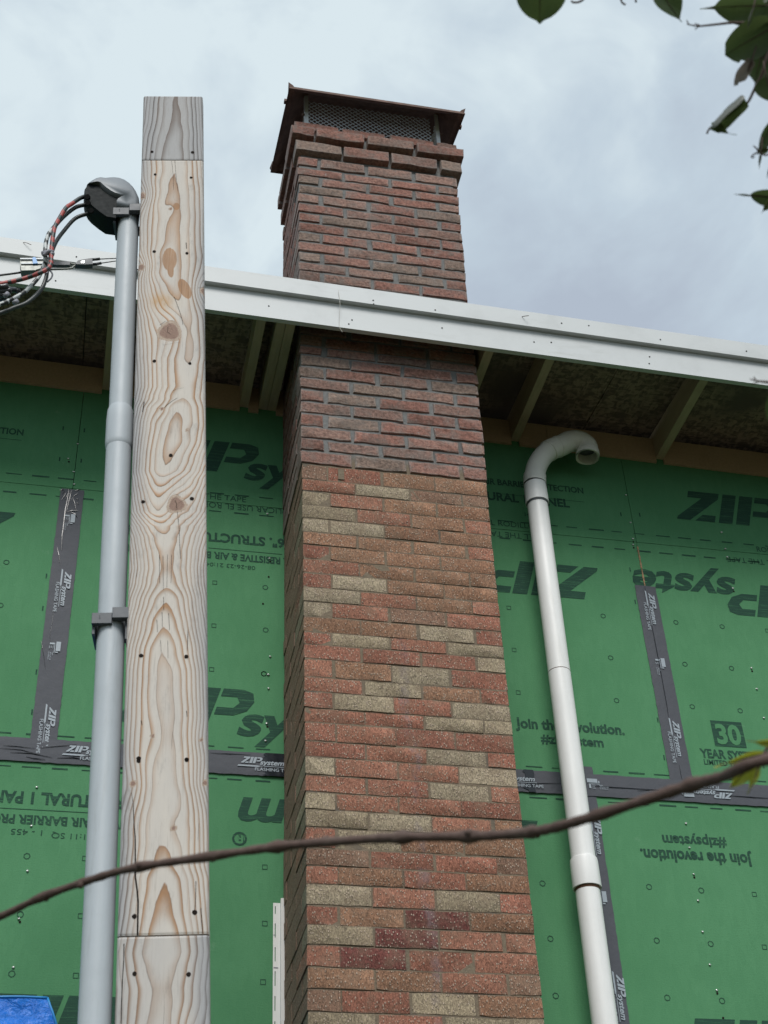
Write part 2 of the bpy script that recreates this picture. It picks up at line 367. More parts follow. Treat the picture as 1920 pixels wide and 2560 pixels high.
MT = dict(
    panel=mat_panel(), ink=mat_ink(), tape=mat_tape(), old=mat_brick('old'), rug=mat_brick('rug'), mortar=mat_mortar(), wood=mat_wood(),
    lumber=mat_lumber('bare_lumber', (.56, .39, .265)), rafter=mat_lumber('rafter_lumber', (.54, .43, .305)), osb=mat_osb(), rust=mat_rust(),
    white=mat_white('white_painted_fascia', (.55, .57, .575), .45), pvc=mat_conduit('white_plastic_pipe', (.80, .80, .785), .42, .55), elbow=mat_white('cream_plastic_fitting', (.70, .695, .64), .22, .40),
    vinyl=mat_white('white_vinyl', (.72, .71, .68), .35, .45),
    grey=mat_conduit('grey_plastic_conduit', (.42, .46, .49), .5, .8), dgrey=mat_plain('dark_grey_plastic', (.075, .084, .095), .5, 0, .45, .12, 12, .05),
    hood=mat_plain('slate_grey_plastic', (.20, .222, .245), .45, 0, .45, .1, 9, .06), insert=mat_plain('black_insert', (.011, .014, .015), .65, 0, .15, .2, 40), black=mat_plain('black_insulation', (.030, .036, .036), .45, 0, .5, .2, 40), red=mat_plain('red_tape', (.34, .055, .048), .5, 0, .5, .25, 60),
    cwhite=mat_plain('white_tape', (.50, .53, .53), .5, 0, .5, .15, 60), gtape=mat_plain('grey_tape', (.22, .22, .25), .5, 0, .5, .15, 60),
    steel=mat_plain('bright_steel', (.17, .18, .165), .42, .3, .5, .15, 40), wire=mat_plain('dark_wire', (.05, .052, .055), .45, .5),
    galv=mat_plain('galvanised_steel', (.36, .39, .41), .42, .6, .5, .2, 50), nail=mat_plain('nail_metal', (.78, .78, .76), .22, .6, .5, .1, 30),
    lgrey=mat_plain('pale_grey_metal', (.62, .66, .69), .45, 0, .5, .12, 40),
    dark=mat_plain('dark_cavity', (.012, .012, .012), .9, 0, .1), hole=mat_plain('drilled_hole', (.018, .014, .012), .9, 0, .1),
    tprint=mat_plain('tape_print', (.30, .345, .385), .5, 0, .4, .2, 140), bark=mat_bark(), tarp=mat_tarp(), hem=mat_plain('blue_hem', (.03, .26, .62), .4),
    leaf=mat_leaf('green_leaf', (.034, .054, .020), (.060, .088, .027), (.080, .108, .058)), dleaf=mat_leaf('dull_rolled_leaf', (.055, .085, .025), (.085, .115, .035), (.22, .235, .215)),
    dry=mat_leaf('dried_leaf', (.15, .12, .095), (.22, .18, .15), (.20, .175, .16)), yleaf=mat_leaf('yellowing_leaf', (.17, .19, .015), (.29, .30, .03), (.36, .36, .10)),
    shingle=mat_plain('roof_shingle', (.09, .088, .085), .9, 0, .2, .4, 30, .5), clay=mat_plain('clay_flue', (.26, .13, .08), .85, 0, .2, .25, 20), ground=mat_ground(),
    concrete=mat_plain('foundation_concrete', (.30, .29, .27), .9, 0, .2, .2, 6, .3), dark_gloss=mat_plain('painted_dark_gloss', (.010, .013, .018), .16, 0, .5, .3, 20),  # glossy black paints dark reflection and wrinkle shade onto the tape
    thread=mat_plain('thin_thread', (.55, .53, .48), .7), splice=mat_plain('splice_rubber', (.03, .033, .036), .3, 0, .5, .3, 60, .3), stub=mat_plain('screw_rust', (.10, .055, .035), .7, .3),
)

# ------------------------------------------------------------------ the ground
g_ = MB(); g_.poly([(-150, -150, 0), (150, -150, 0), (150, 150, 0), (-150, 150, 0)])
ground = g_.build('ground', MT['ground'], kind='structure')

# ------------------------------------------------------------------ the house
HX0, HX1, HD = -7.32, 7.314, 8.0
Z1, Z2, Z3 = 5.531, 4.312, 3.093
house = thing('house', 'house wall of green printed sheathing panels under white fascia, still without siding', 'house', (0, 0, 0))
def tilt(x): return -.0245*(x - 1.5)
FRB = lambda x: 6.036 + tilt(x)      # frieze bottom
b = MB(); b.box((HX0, .014, .6), (HX1, .20, 6.02)); b.box((HX0, .2, .6), (HX0+.2, HD, 6.0)); b.box((HX1-.2, .2, .6), (HX1, HD, 6.0)); b.box((HX0, HD, .6), (HX1, HD+.2, 6.0))
b.build('wall_framing', MT['dark'], house)
b = MB(); b.box((HX0, .005, 0), (HX1, HD+.2, .6)); b.build('foundation', MT['concrete'], house)
ROWS = [(6.10, Z1, 0.0), (Z1, Z2, 0.0), (Z2, Z3, -.413), (Z3, 1.874, 0.0), (1.874, .6, -.413)]
panels = {}
for ri, (zt, zb, off) in enumerate(ROWS):
    k = -3
    while True:
        x0, x1 = off + k*2.438, off + (k+1)*2.438
        k += 1
        if x0 > HX1 - .1: break
        x0, x1 = max(x0, HX0), min(x1, HX1)
        if x1 - x0 < .1: continue
        g = .0012
        b = MB(); b.box((x0+g, 0, zb+g), (x1-g, .013, zt-(g if ri else 0)))
        panels[(ri, round(x0, 2))] = b.build('sheathing_panel', MT['panel'], house)
def panel_of(x, z):
    for (ri, x0), o in panels.items():
        zt, zb, off = ROWS[ri]
        if zb <= z <= zt and x0 <= x <= x0 + 2.44: return o
    return house
# rusty sealant beads squeezed out of the bare part of the seam
b = MB(); rr = random.Random(3)
for i in range(34):
    z = 5.50 - i*.0065 + rr.uniform(-.002, .002); s_ = rr.uniform(.0015, .004)
    b.box((2.438-s_, -.003, z), (2.438+s_, .002, z+.006))
b.build('seam_bead', mat_plain('amber_bead', (.34, .20, .10), .6), house)

# ---- printing
_txt = {}
def glyphs(s, bold=.0):
    key = (s, bold)
    if key not in _txt:
        cu = bpy.data.curves.new('t', 'FONT'); cu.body = s; cu.offset = bold; cu.resolution_u = 3
        ob = bpy.data.objects.new('t', cu); me = bpy.data.meshes.new_from_object(ob)
        v = [(p.co.x, p.co.y) for p in me.vertices]; f = [tuple(p.vertices) for p in me.polygons]
        bpy.data.objects.remove(ob); bpy.data.meshes.remove(me)
        xs = [p[0] for p in v] or [0, 1]
        _txt[key] = ([(x-min(xs), y) for x, y in v], f, max(xs)-min(xs))
    return _txt[key]
CAPH = .73
class Print(MB):
    """flat print laid on a plane: o = origin, ex = reading direction, ey = up of the letters, out = lift off the surface"""
    def put(s, v2, f, o, ex, ey):
        n = ex.cross(ey)
        s.add([o + ex*x + ey*y for x, y in v2], f)
    def text(s, t, o, ex, ey, h, width=None, bold=.02, align='l', shear=0.0, caph=CAPH):
        v, f, wd = glyphs(t, bold); k = h/caph; kx = k if width is None else width/wd
        sh = 0 if align == 'l' else -(wd*kx)
        s.put([(x*kx+sh+shear*y*k, y*k) for x, y in v], f, o, ex, ey)
    def shape(s, pts, o, ex, ey): s.put(pts, [tuple(range(len(pts)))], o, ex, ey)
LOGO = [[(.10,1),(.97,1),(.97,.80),(.28,0),(-.08,0),(-.08,.10),(.50,.78),(.10,.78)], [(.42,0),(.97,0),(.97,.22),(.60,.22)],
        [(1.08,0),(1.46,0),(1.46,1),(1.08,1)], [(1.56,0),(1.94,0),(1.94,1),(1.56,1)],
        [(2.0,1),(2.45,1),(2.68,.92),(2.77,.70),(2.68,.46),(2.42,.33),(2.0,.33),(2.0,.52),(2.36,.52),(2.46,.66),(2.36,.80),(2.0,.80)]]
def logo(P, anchor, o, ex, ey, cap, word='system', shear=.30, w_sys=3.75, hsys=.60, base=-.13):
    """slanted block letters ZIP with a lighter italic 'system' tucked under the bowl"""
    ax = anchor[0] + shear*anchor[1]; ay = anchor[1]
    for pl in LOGO:
        P.shape([((x+shear*y-ax)*cap, (y-ay)*cap) for x, y in pl], o, ex, ey)
    v, f, wd = glyphs('system', .028); _, _, wp = glyphs(word, .028); kx = w_sys/wd; ky = hsys/.555
    if word != 'system': v, f, _ = glyphs(word, .028)
    P.put([((2.60+x*kx+shear*y*ky-ax)*cap, (base+y*ky-ay)*cap) for x, y in v], f, o, ex, ey)
EX, EZ = Vector((1, 0, 0)), Vector((0, 0, 1))
LIFT = -.0012
def wall_pt(px, py, lift=LIFT):
    p = at(px, py, 0.0); p.y = lift; return p
prints = {}
def own(px, py):
    p = at(px, py, 0.0); return panel_of(p.x, p.z)
def pr(px, py):
    o = own(px, py); return prints.setdefault(o.name, (Print(), o))[0]
def wt(t, px, py, h, width=None, rot=False, bold=.02, align='l'):
    s = -1 if rot else 1; P = Print()
    P.text(t, wall_pt(px, py), EX*s, EZ*s, h, width, bold*1.2, align); P.build('printed_lettering', MT['ink'], own(px, py))
def wl(anchor, px, py, rot=False, word='system'):
    s = -1 if rot else 1; P = Print()
    logo(P, anchor, wall_pt(px, py), EX*s, EZ*s, .172, word); P.build('printed_logo', MT['ink'], own(px, py))
wl((2.0, 0), 548, 1180); wl((-.08, 0), 1693, 1297); wl((2.0, 0), 522, 1818)
wl((0, 0), 1486, 1420, True); wl((1.97, 0), 1898, 1463, True, 'syste'); wl((0, 0), 1335, 2052, True)
wl((1.08, 1), 108, 2487); wl((.10, 1), 1737, 2546); wl((0, 0), 30, 1282, True, 'sys')
wt('®', 618, 2082, .05, None, True)
wt('ROLL THE TAPE', 615, 1256, .030, .285, False, 0, 'r')
wt('PARA APLICAR USE EL RODILLO', 796, 1281, .030, .575, True, 0)
wt('7/16". STRUCTURAL 1 PANEL', 757, 1353, .045, 25*.0307, True, .03)
wt('WATER RESISTIVE & AIR BARRIER PROTECTION', 790, 1403, .034, .83, True, .025)
wt('08-26-23 21:04', 638, 1416, .020, .20, True, 0)
wt('STRUCTURAL 1 PANEL', 355, 1997, .046, 18*.032, True, .03)
wt('WATER RESISTIVE & AIR BARRIER PROTECTION', 515, 2063, .034, 40*.0232, True, .025)
wt('21:11 SQ', 232, 2087, .022, .14, True, 0); wt('1 - 455', 106, 2076, .022, .105, True, 0)
wt('WATER RESISTIVE & AIR BARRIER PROTECTION', 58, 1089, .034, .83, False, .025, 'r')
wt('WATER RESISTIVE & AIR BARRIER PROTECTION', 1459, 1234, .034, .83, False, .025, 'r')
wt('7/16" STRUCTURAL 1 PANEL', 1425, 1269, .046, 24*.0307, False, .03, 'r')
wt('PARA APLICAR USE EL RODILLO', 1338, 1323, .030, .575, False, 0, 'r')
wt('ROLL THE TAPE', 1362, 1340, .030, .285, True, 0)
wt('RODILLO', 1893, 1379, .030, .15, False, 0); wt('ROLL THE TAPE', 1816, 1391, .030, .285, True, 0, 'r')
def span(x0, y0, x1, y1): return abs(at(x1, y1).x - at(x0, y0).x)
wt('Join the revolution.', 1289, 1818, .046, span(1289, 1818, 1562, 1836), False, .03)
wt('#zipsystem', 1353, 1857, .042, span(1353, 1856, 1510, 1868), False, .025)
wt('Join the revolution.', 1879, 2138, .048, span(1879, 2138, 1599, 2122), True, .03)
wt('#zipsystem', 1814, 2097, .044, span(1814, 2097, 1653, 2083), True, .025)
wt('YEAR SYSTEM', 1752, 1893, .040, .262, False, .03); wt('LIMITED WARRANTY', 1761, 1911, .024, .262, False, .015)
wt('14', 1312, 1290, .020)
# the boxed number: a printed square with the digits left green
p0 = wall_pt(1788, 1865); P = Print(); P.shape([(0, 0), (.135, 0), (.135, .118), (0, .118)], p0, EX, EZ); P.build('printed_square', MT['ink'], own(1788, 1865))
d30 = Print(); d30.text('30', p0 + Vector((.014, -.0012, .014)), EX, EZ, .090, .106, .035)
d30.build('boxed_digits', MT['panel'], panel_of(p0.x, p0.z))
# rules, dashes beside the seams, nail marks
def dash(x0, x1, z, t=.0055):
    o = panel_of((x0+x1)/2, z); P = prints.setdefault(o.name, (Print(), o))[0]
    P.shape([(0, -t/2), (x1-x0, -t/2), (x1-x0, t/2), (0, t/2)], Vector((x0, LIFT, z)), EX, EZ)
rr = random.Random(11)
for z in (Z1+.048, Z1-.048, Z2+.066, Z2-.066):
    x = -1.0
    while x < 4.2:
        dash(x, x+.058+rr.uniform(-.01, .012), z, .0050+rr.uniform(-.0015, .002)); x += .104
for (xa, ya, xb, yb) in ((521, 1371, 705, 1385), (0, 1097, 54, 1100), (1240, 1238, 1460, 1251), (0, 2021, 220, 2031)):
    a, c = at(xa, ya), at(xb, yb); dash(a.x, c.x, (a.z+c.z)/2, .0022)
def tick(px, py, hh=.022):
    p = wall_pt(px, py); P = pr(px, py); P.shape([(-.0026, -hh/2), (.0026, -hh/2), (.0026, hh/2), (-.0026, hh/2)], p, EX, EZ)
for px, py in ((158, 1071), (211, 1076), (149, 1148), (203, 1152), (1552, 1286), (1599, 1287), (1575, 1424), (1588, 1505), (1644, 1800), (1660, 1894), (116, 1440), (107, 1521), (91, 1680), (80, 1780)): tick(px, py)
def ringmark(px, py, n, r):
    p = wall_pt(px, py); P = pr(px, py); t = .0030
    a0 = math.pi/4 if n == 4 else 0
    r = r*(1.25 if n == 4 else 1)
    for i in range(n):
        a, c = a0+2*math.pi*i/n, a0+2*math.pi*(i+1)/n
        q = [(math.cos(a)*(r-t), math.sin(a)*(r-t)), (math.cos(a)*r, math.sin(a)*r), (math.cos(c)*r, math.sin(c)*r), (math.cos(c)*(r-t), math.sin(c)*(r-t))]
        P.shape(q, p, EX, EZ)
def zz(lst, ox, oy, s): return [(ox+x/s, oy+y/s) for x, y in lst]
SQ = zz([(78,438),(110,695),(135,955),(1655,578)],1240,1340,2.44) + zz([(1567,899),(1635,1252)],1300,1900,2.676) + zz([(1237,1052),(1232,1300),(1219,1552)],0,1000,2.304) \
   + zz([(490,1120),(465,1452),(437,1795),(1525,1170),(1525,1495),(1515,1832)],0,1660,2.304)
HXM = zz([(653,488),(699,743),(735,1004),(1097,527),(1152,782),(1197,1041),(1379,553),(1436,807),(1489,1066)],1240,1340,2.44) \
   + zz([(150,826),(203,1196),(238,1578),(863,849),(914,1208),(985,1591),(1212,873),(1275,1230),(1351,1611)],1300,1900,2.676) \
   + zz([(37,935),(3,1183),(1528,1080),(1530,1325),(1520,1577)],0,1000,2.304) + zz([(155,1107),(117,1443),(68,1785),(1520,57)],0,1660,2.304)
for q in SQ: ringmark(q[0], q[1], 4, .0105)
for q in HXM: ringmark(q[0], q[1], 7, .0120)
for P, o in prints.values(): P.build('printed_marks', MT['ink'], o, kind='stuff')
# nails
NAILS = zz([(1557,808),(1590,935),(1634,1112),(833,18),(835,55),(1398,80)],1240,1340,2.44) + zz([(1110,427),(1133,590),(1160,767),(1189,943),(1221,1152),(1268,1372),(1314,1543)],1300,1900,2.676) \
   + zz([(447,255),(424,415),(427,487),(392,340),(1540,658),(1555,1480),(1545,1585),(1552,915)],0,1000,2.304) + zz([(211,712),(181,935),(157,1194),(110,1470),(77,1750),(1543,63),(1545,143),(1535,345),(1528,445)],0,1660,2.304) \
   + zz([(862,1118),(888,1272),(900,1363),(1398,1327)],1180,740,2.242) + zz([(1122,420),(1188,708),(1255,1068)],1560,1240,4.608)
b = MB(); rr = random.Random(4)
for px, py in NAILS:
    p = at(px, py); tx, tz = rr.uniform(-.5, .5), rr.uniform(.2, .8); n = Vector((tx, -1, tz)).normalized()
    b.tube([p + Vector((0, -.0006, 0)), p + n*.0045], [.0042, .0046], 8)
b.build('nail_heads', MT['nail'], house, True, kind='stuff')
b = MB()
for px, py in NAILS[::4] + zz([(1543,1003),(1510,1158)],0,1000,2.304) + zz([(1353,1707)],1300,1900,2.676):
    p = at(px+2, py+7); b.tube([p + Vector((0, -.0022, 0)), p], .0040, 7)
b.build('nail_holes', MT['hole'], house, kind='stuff')

# ---- flashing tape
TW = .047
def strip(axis, a, c, mid, ya, name='flashing_tape', amp=.0015, seed=0, half=TW):
    """a tape laid along x or z with slightly uneven edges and shallow wrinkles"""
    n = max(6, int(abs(c-a)/.02)); m = 7; rr = random.Random(seed); b = MB(); ph = rr.uniform(0, 9)
    for i in range(n+1):
        t = a + (c-a)*i/n
        for j in range(m):
            s_ = -1 + 2*j/(m-1)
            e = rr.uniform(-.0012, .0012) if j in (0, m-1) else 0
            off = mid + s_*half + e
            lift = -ya - (.0 if j in (0, m-1) else amp*(.5+.5*math.sin(37*t+ph+s_*2.2)*math.sin(91*t+s_*5)))
            b.v.append((t, lift, off) if axis == 'x' else (off, lift, t))
    for i in range(n):
        for j in range(m-1):
            q = (i*m+j, (i+1)*m+j, (i+1)*m+j+1, i*m+j+1)
            b.f.append(q if axis == 'x' else q[::-1]); b.m.append(0)
    return b.build(name, MT['tape'], house, True)
tapes = {'left': strip('z', 4.35, 5.524, 0.0, .0032, seed=1), 'right': strip('z', 4.352, 5.292, 2.438, .0032, seed=2), 'low': strip('z', 1.9, 4.392, 2.030, .0032, seed=3, half=.046),
         'hl': strip('x', -1.6, .875, Z2, .0062, seed=4), 'hr': strip('x', 1.600, 4.6, Z2, .0062, seed=5)}
def crease(o, pts, wd=.0022, h=.0035):
    """a standing wrinkle of the tape"""
    b = MB()
    pts = [Vector(p) for p in pts]
    b.tube(pts, [wd*.3] + [wd*rr.uniform(.7, 1.2) for _ in pts[1:-1]] + [wd*.3], 5)
    b.build('wrinkle', MT['dark_gloss'], o)  # black instead of tape grey: the wrinkle's shade is put into its colour
def cz(px, py, lift=-.0058): return wall_pt(px, py, lift)
Z5 = lambda l: [cz(60+x/4.425, 1180+y/4.425) for x, y in l]
crease(tapes['left'], Z5([(495,200),(480,310),(455,430),(440,560),(420,720),(415,880)])); crease(tapes['left'], Z5([(525,215),(495,330),(470,450)]), .0016)
crease(tapes['left'], Z5([(365,840),(385,930),(400,1040)]), .0018); crease(tapes['left'], Z5([(325,1560),(310,1680),(290,1800),(285,1900)]), .0010)
crease(tapes['left'], Z5([(480,450),(540,435),(595,438)]), .0020); crease(tapes['left'], Z5([(525,455),(570,480),(590,515)]), .0026); crease(tapes['left'], Z5([(535,290),(560,350),(575,430)]), .0014)
for x0, y0, x1, y1 in ((450,210,425,250),(465,235,415,320),(560,215,620,205),(545,275,600,245),(500,230,520,320),(575,300,605,320),(580,350,606,365),(480,260,455,310),(395,210,440,205)):
    crease(tapes['left'], Z5([(x0,y0),((x0+x1)/2+3,(y0+y1)/2),(x1,y1)]), .0013)
crease(tapes['left'], Z5([(188,1880),(205,1960),(225,2080),(235,2190)]), .0014)
ZA = lambda l: [cz(1240+x/2.44, 1340+y/2.44) for x, y in l]
crease(tapes['right'], ZA([(905,310),(925,420),(950,560),(985,740),(1015,900),(1040,1040),(1050,1110)]), .0017); crease(tapes['right'], ZA([(1115,1400),(1125,1460),(1135,1500)]), .0014)
ZAh = lambda l: [cz(1240+x/2.44, 1340+y/2.44, -.009) for x, y in l]
crease(tapes['hr'], ZAh([(560,1530),(700,1538),(860,1548),(1000,1556)]), .0013); crease(tapes['hr'], ZAh([(860,1560),(940,1553),(1010,1556)]), .0016); crease(tapes['hr'], ZAh([(1420,1590),(1540,1598),(1660,1606)]), .0024)
crease(tapes['hr'], ZAh([(140,1520),(240,1516),(390,1514)]), .0018)
ZBh = lambda l: [cz(x/2.304, 1660+y/2.304, -.009) for x, y in l]
for l in ([(0,490),(120,500),(270,540)], [(60,515),(180,520),(300,545)], [(20,475),(90,480),(200,492)], [(230,490),(330,480),(440,470)], [(150,540),(200,550),(260,556)], [(1205,518),(1320,523),(1440,528)], [(330,548),(420,545),(520,560)]): crease(tapes['hl'], ZBh(l), .0016)
def dark_patch(o, x0, x1, seed):  # added black patch: the tape's dark reflection by the chimney, put into colour
    rr = random.Random(seed); b = MB(); pts = []
    n = 12
    for i in range(n+1): pts.append((x0+rr.uniform(-.010, .012), Z2-TW+2*TW*i/n))
    for i in range(n+1): pts.append((x1+rr.uniform(-.002, .002), Z2+TW-2*TW*i/n))
    f = [Vector((x, -.0095, z)) for x, z in pts]; b.poly(f[::-1] if seed != 2 else f[::-1]); b.build('painted_dark_patch', MT['dark_gloss'], o)
dark_patch(tapes['hl'], .795, .874, 1); dark_patch(tapes['hr'], 1.795, 1.833, 2)
def tape_print(o, start, ex, ey, cap=.026, skip=False):
    P = Print(); lift = Vector((0, -.0026, 0)); st = Vector(start) + lift
    logo(P, (0, 0), st + ey*.004, ex, ey, cap, w_sys=3.4)
    P.shape([(-.015, -.010), (.068, -.010), (.064, -.004), (-.011, -.004)], st, ex, ey)
    P.shape([(.062, -.0065), (.165, -.0065), (.165, -.0045), (.062, -.0045)], st, ex, ey)
    P.text('FLASHING TAPE', st + ex*.050 - ey*.025, ex, ey, .0135, .140, .012)
    P.build('tape_lettering', MT['tprint'], o)
def tape_icon(o, start, ex, ey):
    P = Print(); st = Vector(start) + Vector((0, -.0026, 0))
    P.shape([(0, .004), (.042, .004), (.042, .021), (0, .021)], st, ex, ey)
    for q in ([(.045,.0035),(.050,.0035),(.050,.013),(.045,.013)], [(.010,-.002),(.050,-.002),(.050,.0005),(.010,.0005)], [(.006,-.020),(.014,-.020),(.014,.0),(.006,.0)]): P.shape(q, st, ex, ey)
    for i, t in enumerate(('ROLL', 'THE', 'TAPE')): P.text(t, st + ex*.018 - ey*(.008+.007*i), ex, ey, .0045, None, .01)
    for i, t in enumerate(('PARA', 'APLICAR USE', 'EL RODILLO')): P.text(t, st + ex*.048 - ey*(.008+.007*i), ex, ey, .0045, None, .01)
    P.build('tape_lettering', MT['tprint'], o)
def on(px, py, lift): p = at(px, py); p.y = lift; return p
DN = Vector((0, 0, -1))
def vz(py, px): return at(px, py).z
for py, px in ((1432, 150), (1770, 105)): tape_print(tapes['left'], (.004, -.0045, vz(py, px)), DN, EX)
for py, px in ((1606, 135), (1286, 160)): tape_icon(tapes['left'], (.002, -.0045, vz(py, px)), DN, EX)
for py, px in ((1486, 1620), (1806, 1690)): tape_print(tapes['right'], (2.440, -.0045, vz(py, px)), DN, EX)
tape_icon(tapes['right'], (2.440, -.0045, vz(1648, 1655)), DN, EX)
for py, px in ((2040, 1480), (2440, 1540)): tape_print(tapes['low'], (2.046, -.0045, vz(py, px)), DN, EX)
tape_icon(tapes['low'], (2.036, -.0045, vz(2230, 1505)), DN, EX)
for px, py in ((165, 1890), (603, 1900), (-140, 1880)): tape_print(tapes['hl'], (at(px, py).x, -.0075, Z2-.004), EX, EZ)
tape_print(tapes['hr'], (at(1236, 1960).x, -.0095, Z2-.004), EX, EZ); tape_print(tapes['hr'], (at(1830, 2000).x, -.0075, Z2+.004), -EX, -EZ)
tape_icon(tapes['hr'], (at(1466, 1960).x, -.0075, Z2+.004), EX, EZ); tape_icon(tapes['hr'], (at(1735, 2000).x, -.0075, Z2-.006), -EX, -EZ)

# ---- eave: frieze boards, rafters, roof deck, fascia
def tz(x, z): return z + tilt(x)
def beam(name, m, x0, x1, y0, y1, zb0, zt0, zb1, zt1, parent=house):
    """bar along y from y0 (z zb0..zt0) to y1 (z zb1..zt1), following the eave's slight fall along x"""
    b = MB()
    b.hexa([(x0, y0, tz(x0, zb0)), (x1, y0, tz(x1, zb0)), (x1, y1, tz(x1, zb1)), (x0, y1, tz(x0, zb1)),
            (x0, y0, tz(x0, zt0)), (x1, y0, tz(x1, zt0)), (x1, y1, tz(x1, zt1)), (x0, y1, tz(x0, zt1))])
    return b.build(name, m, parent)
RAF = [-3.1, -2.5, -1.86, -1.2, -.55, .095, .694, .777, .817, 1.665, 1.933, 2.628, 3.32, 4.0, 4.7]
for x in RAF:
    beam('rafter', MT['rafter'], x-.019, x+.019, -.575, .3, 6.042, 6.150, 6.075, 6.235)
cuts = [HX0] + RAF + [HX1]
EXTRA = [2.09]
for i in range(len(cuts)-1):
    a, c = cuts[i]+.0195, cuts[i+1]-.0195
    if i == 0 or i == len(cuts)-2 or c-a < .02: 
        if c-a < .02: continue
    segs = [(a, c)]
    for e in EXTRA:
        if a < e < c: segs = [(a, e-.001), (e+.001, c)]
    for a2, c2 in segs: beam('frieze_board', MT['lumber'], a2, c2, -.012, .028, 6.036, 6.178, 6.036, 6.178)
deck_x = [HX0-.3, -4.9, -2.46, -.02, 2.30, 4.74, HX1+.3]
for i in range(len(deck_x)-1):
    beam('roof_deck', MT['osb'], deck_x[i]+.002, deck_x[i+1]-.002, -.585, HD+.6, 6.155, 6.172, 7.42, 7.437)
beam('roof_shingles', MT['shingle'], HX0-.32, HX1+.32, -.60, HD+.62, 6.176, 6.19, 7.44, 7.454)
def eave_bar(name, m, x0, x1, y0, y1, zb, zt, n=1):
    """bar along x; zb, zt functions of x"""
    b = MB()
    b.hexa([(x0, y0, zb(x0)), (x1, y0, zb(x1)), (x1, y1, zb(x1)), (x0, y1, zb(x0)), (x0, y0, zt(x0)), (x1, y0, zt(x1)), (x1, y1, zt(x1)), (x0, y1, zt(x0))])
    return b.build(name, m, house)
fb = lambda x: 6.056 - .0242*x
lb = lambda x: 6.198 - .0262*x
lt = lambda x: 6.284 - .0256*x
SEAMX = at(844, 780, -.6).x
for x0, x1 in ((HX0-.3, HX1+.3),):
    eave_bar('fascia_board', MT['white'], x0, x1, -.600, -.578, fb, lt)
    eave_bar('fascia_trim', MT['white'], x0, x1, -.624, -.6008, lb, lambda x: lt(x)+.002)
b = MB()
for px, py in ((191, 642), (139, 702), (672, 765), (933, 751), (880, 800), (1088, 775), (1105, 820), (1335, 855), (1378, 856), (1404, 808), (1472, 814), (1623, 909), (1624, 892), (1651, 849), (1866, 878), (872, 810), (934, 760)):
    p = at(px, py, -.6); up_ = p.z > lb(p.x)
    p = at(px, py, -.6245 if up_ else -.6005); b.tube([p + Vector((0, -.0012, 0)), p], .0034, 7)
b.build('fascia_nails', MT['hole'], house, kind='stuff')
b = MB(); b.tube(spline([at(846, 726, -.63), at(850, 760, -.627), at(848, 800, -.606), at(849, 818, -.602), at(856, 830, -.602)], 4), .0010, 5)
b.build('thread', MT['thread'], house)
b = MB(); b.tube(spline([at(1295, 795, -.6), at(1308, 791, -.63), at(1322, 789, -.65)], 3), .0015, 5); b.tube(spline([at(52, 610, -.61), at(62, 606, -.63), at(78, 612, -.64)], 3), .0012, 5)
b.build('debris_twig', MT['bark'], house)

# ------------------------------------------------------------------ the chimney
XL, YF, YB = .871, -.481, -.012
chim = thing('chimney', 'brick chimney rising past the eave, rough pink and tan bricks below, older dark red above', 'chimney', (1.24, -.25, 0))
rnd = random.Random(21)
def brick_mesh(L, H, D, old, seed):
    """brick, origin at the middle of the front face, front towards -y: chamfered, uneven outline; 44 triangles"""
    r = random.Random(seed); j = .0030 if old else .0020
    n = 5 if L > .14 else 3; out = []
    for i in range(n): out.append((-L/2 + L*i/n, -H/2))
    out.append((L/2, -H/2)); 
    for i in range(n): out.append((L/2 - L*i/n, H/2))
    out.append((-L/2, H/2))
    out = [(x + r.uniform(-j, j), z + r.uniform(-j, j)) for x, z in out]
    m = len(out); ch = .0036 if old else .0014
    yf = [r.uniform(-.0015, .0015) for _ in out]
    def inset(x, z, d): return (x*(1-2*d/L), z*(1-2*d/H))
    V = [(x, D, z) for x, z in out] + [(x, ch*.8, z) for x, z in out] + [(*inset(x, z, ch*.75)[:1], yf[i], inset(x, z, ch*.75)[1]) for i, (x, z) in enumerate(out)]
    F = []
    for i in range(m):
        k = (i+1) % m
        F += [(i, k, m+k, m+i), (m+i, m+k, 2*m+k, 2*m+i)]
    F.append(tuple(2*m+i for i in range(m)))
    F = [q[::-1] if False else q for q in F]
    me = bpy.data.meshes.new('brick'); me.from_pydata(V, [], F); me.materials.append(MT['old' if old else 'rug'])
    me.polygons.foreach_set('use_smooth', [True]*len(me.polygons))
    try: me.set_sharp_from_angle(angle=R(40))
    except Exception: pass
    me.update(); return me
_bm = {}
def brick(L, H, D, old, x, y, z, col, rz=0.0, parent=chim, var=None):
    v = rnd.randrange(5) if var is None else var
    key = (round(L, 2), round(D, 2), old, v)
    if key not in _bm: _bm[key] = (brick_mesh(L, H, D, old, hash(key) % 9999), L, H)
    me, l0, h0 = _bm[key]
    o = bpy.data.objects.new('brick', me); COL.objects.link(o); o.parent = parent
    o.location = Vector((x, y, z)) - parent.location
    o.rotation_euler = (rnd.uniform(-.012, .012) if old else 0, rnd.uniform(-.008, .008) if old else rnd.uniform(-.003, .003), rz)
    o.scale = (L/l0, 1, H/h0); o.color = (*col, 1)
    return o
PAL = {'R': [(.325, .138, .092), (.305, .128, .086), (.345, .155, .102)], 'P': [(.315, .172, .105), (.325, .176, .108), (.295, .155, .094)], 'T': [(.355, .288, .195), (.335, .268, .18), (.38, .31, .215)],
       'B': [(.265, .155, .105), (.245, .142, .096)], 'D': [(.165, .055, .045), (.18, .06, .05)], 'U': [(.285, .152, .120), (.262, .130, .102), (.295, .18, .144), (.24, .146, .118), (.25, .178, .143), (.285, .14, .108)]}
def colour(k):
    c = rnd.choice(PAL[k]); f = rnd.uniform(.88, 1.12); return tuple(q*f for q in c)
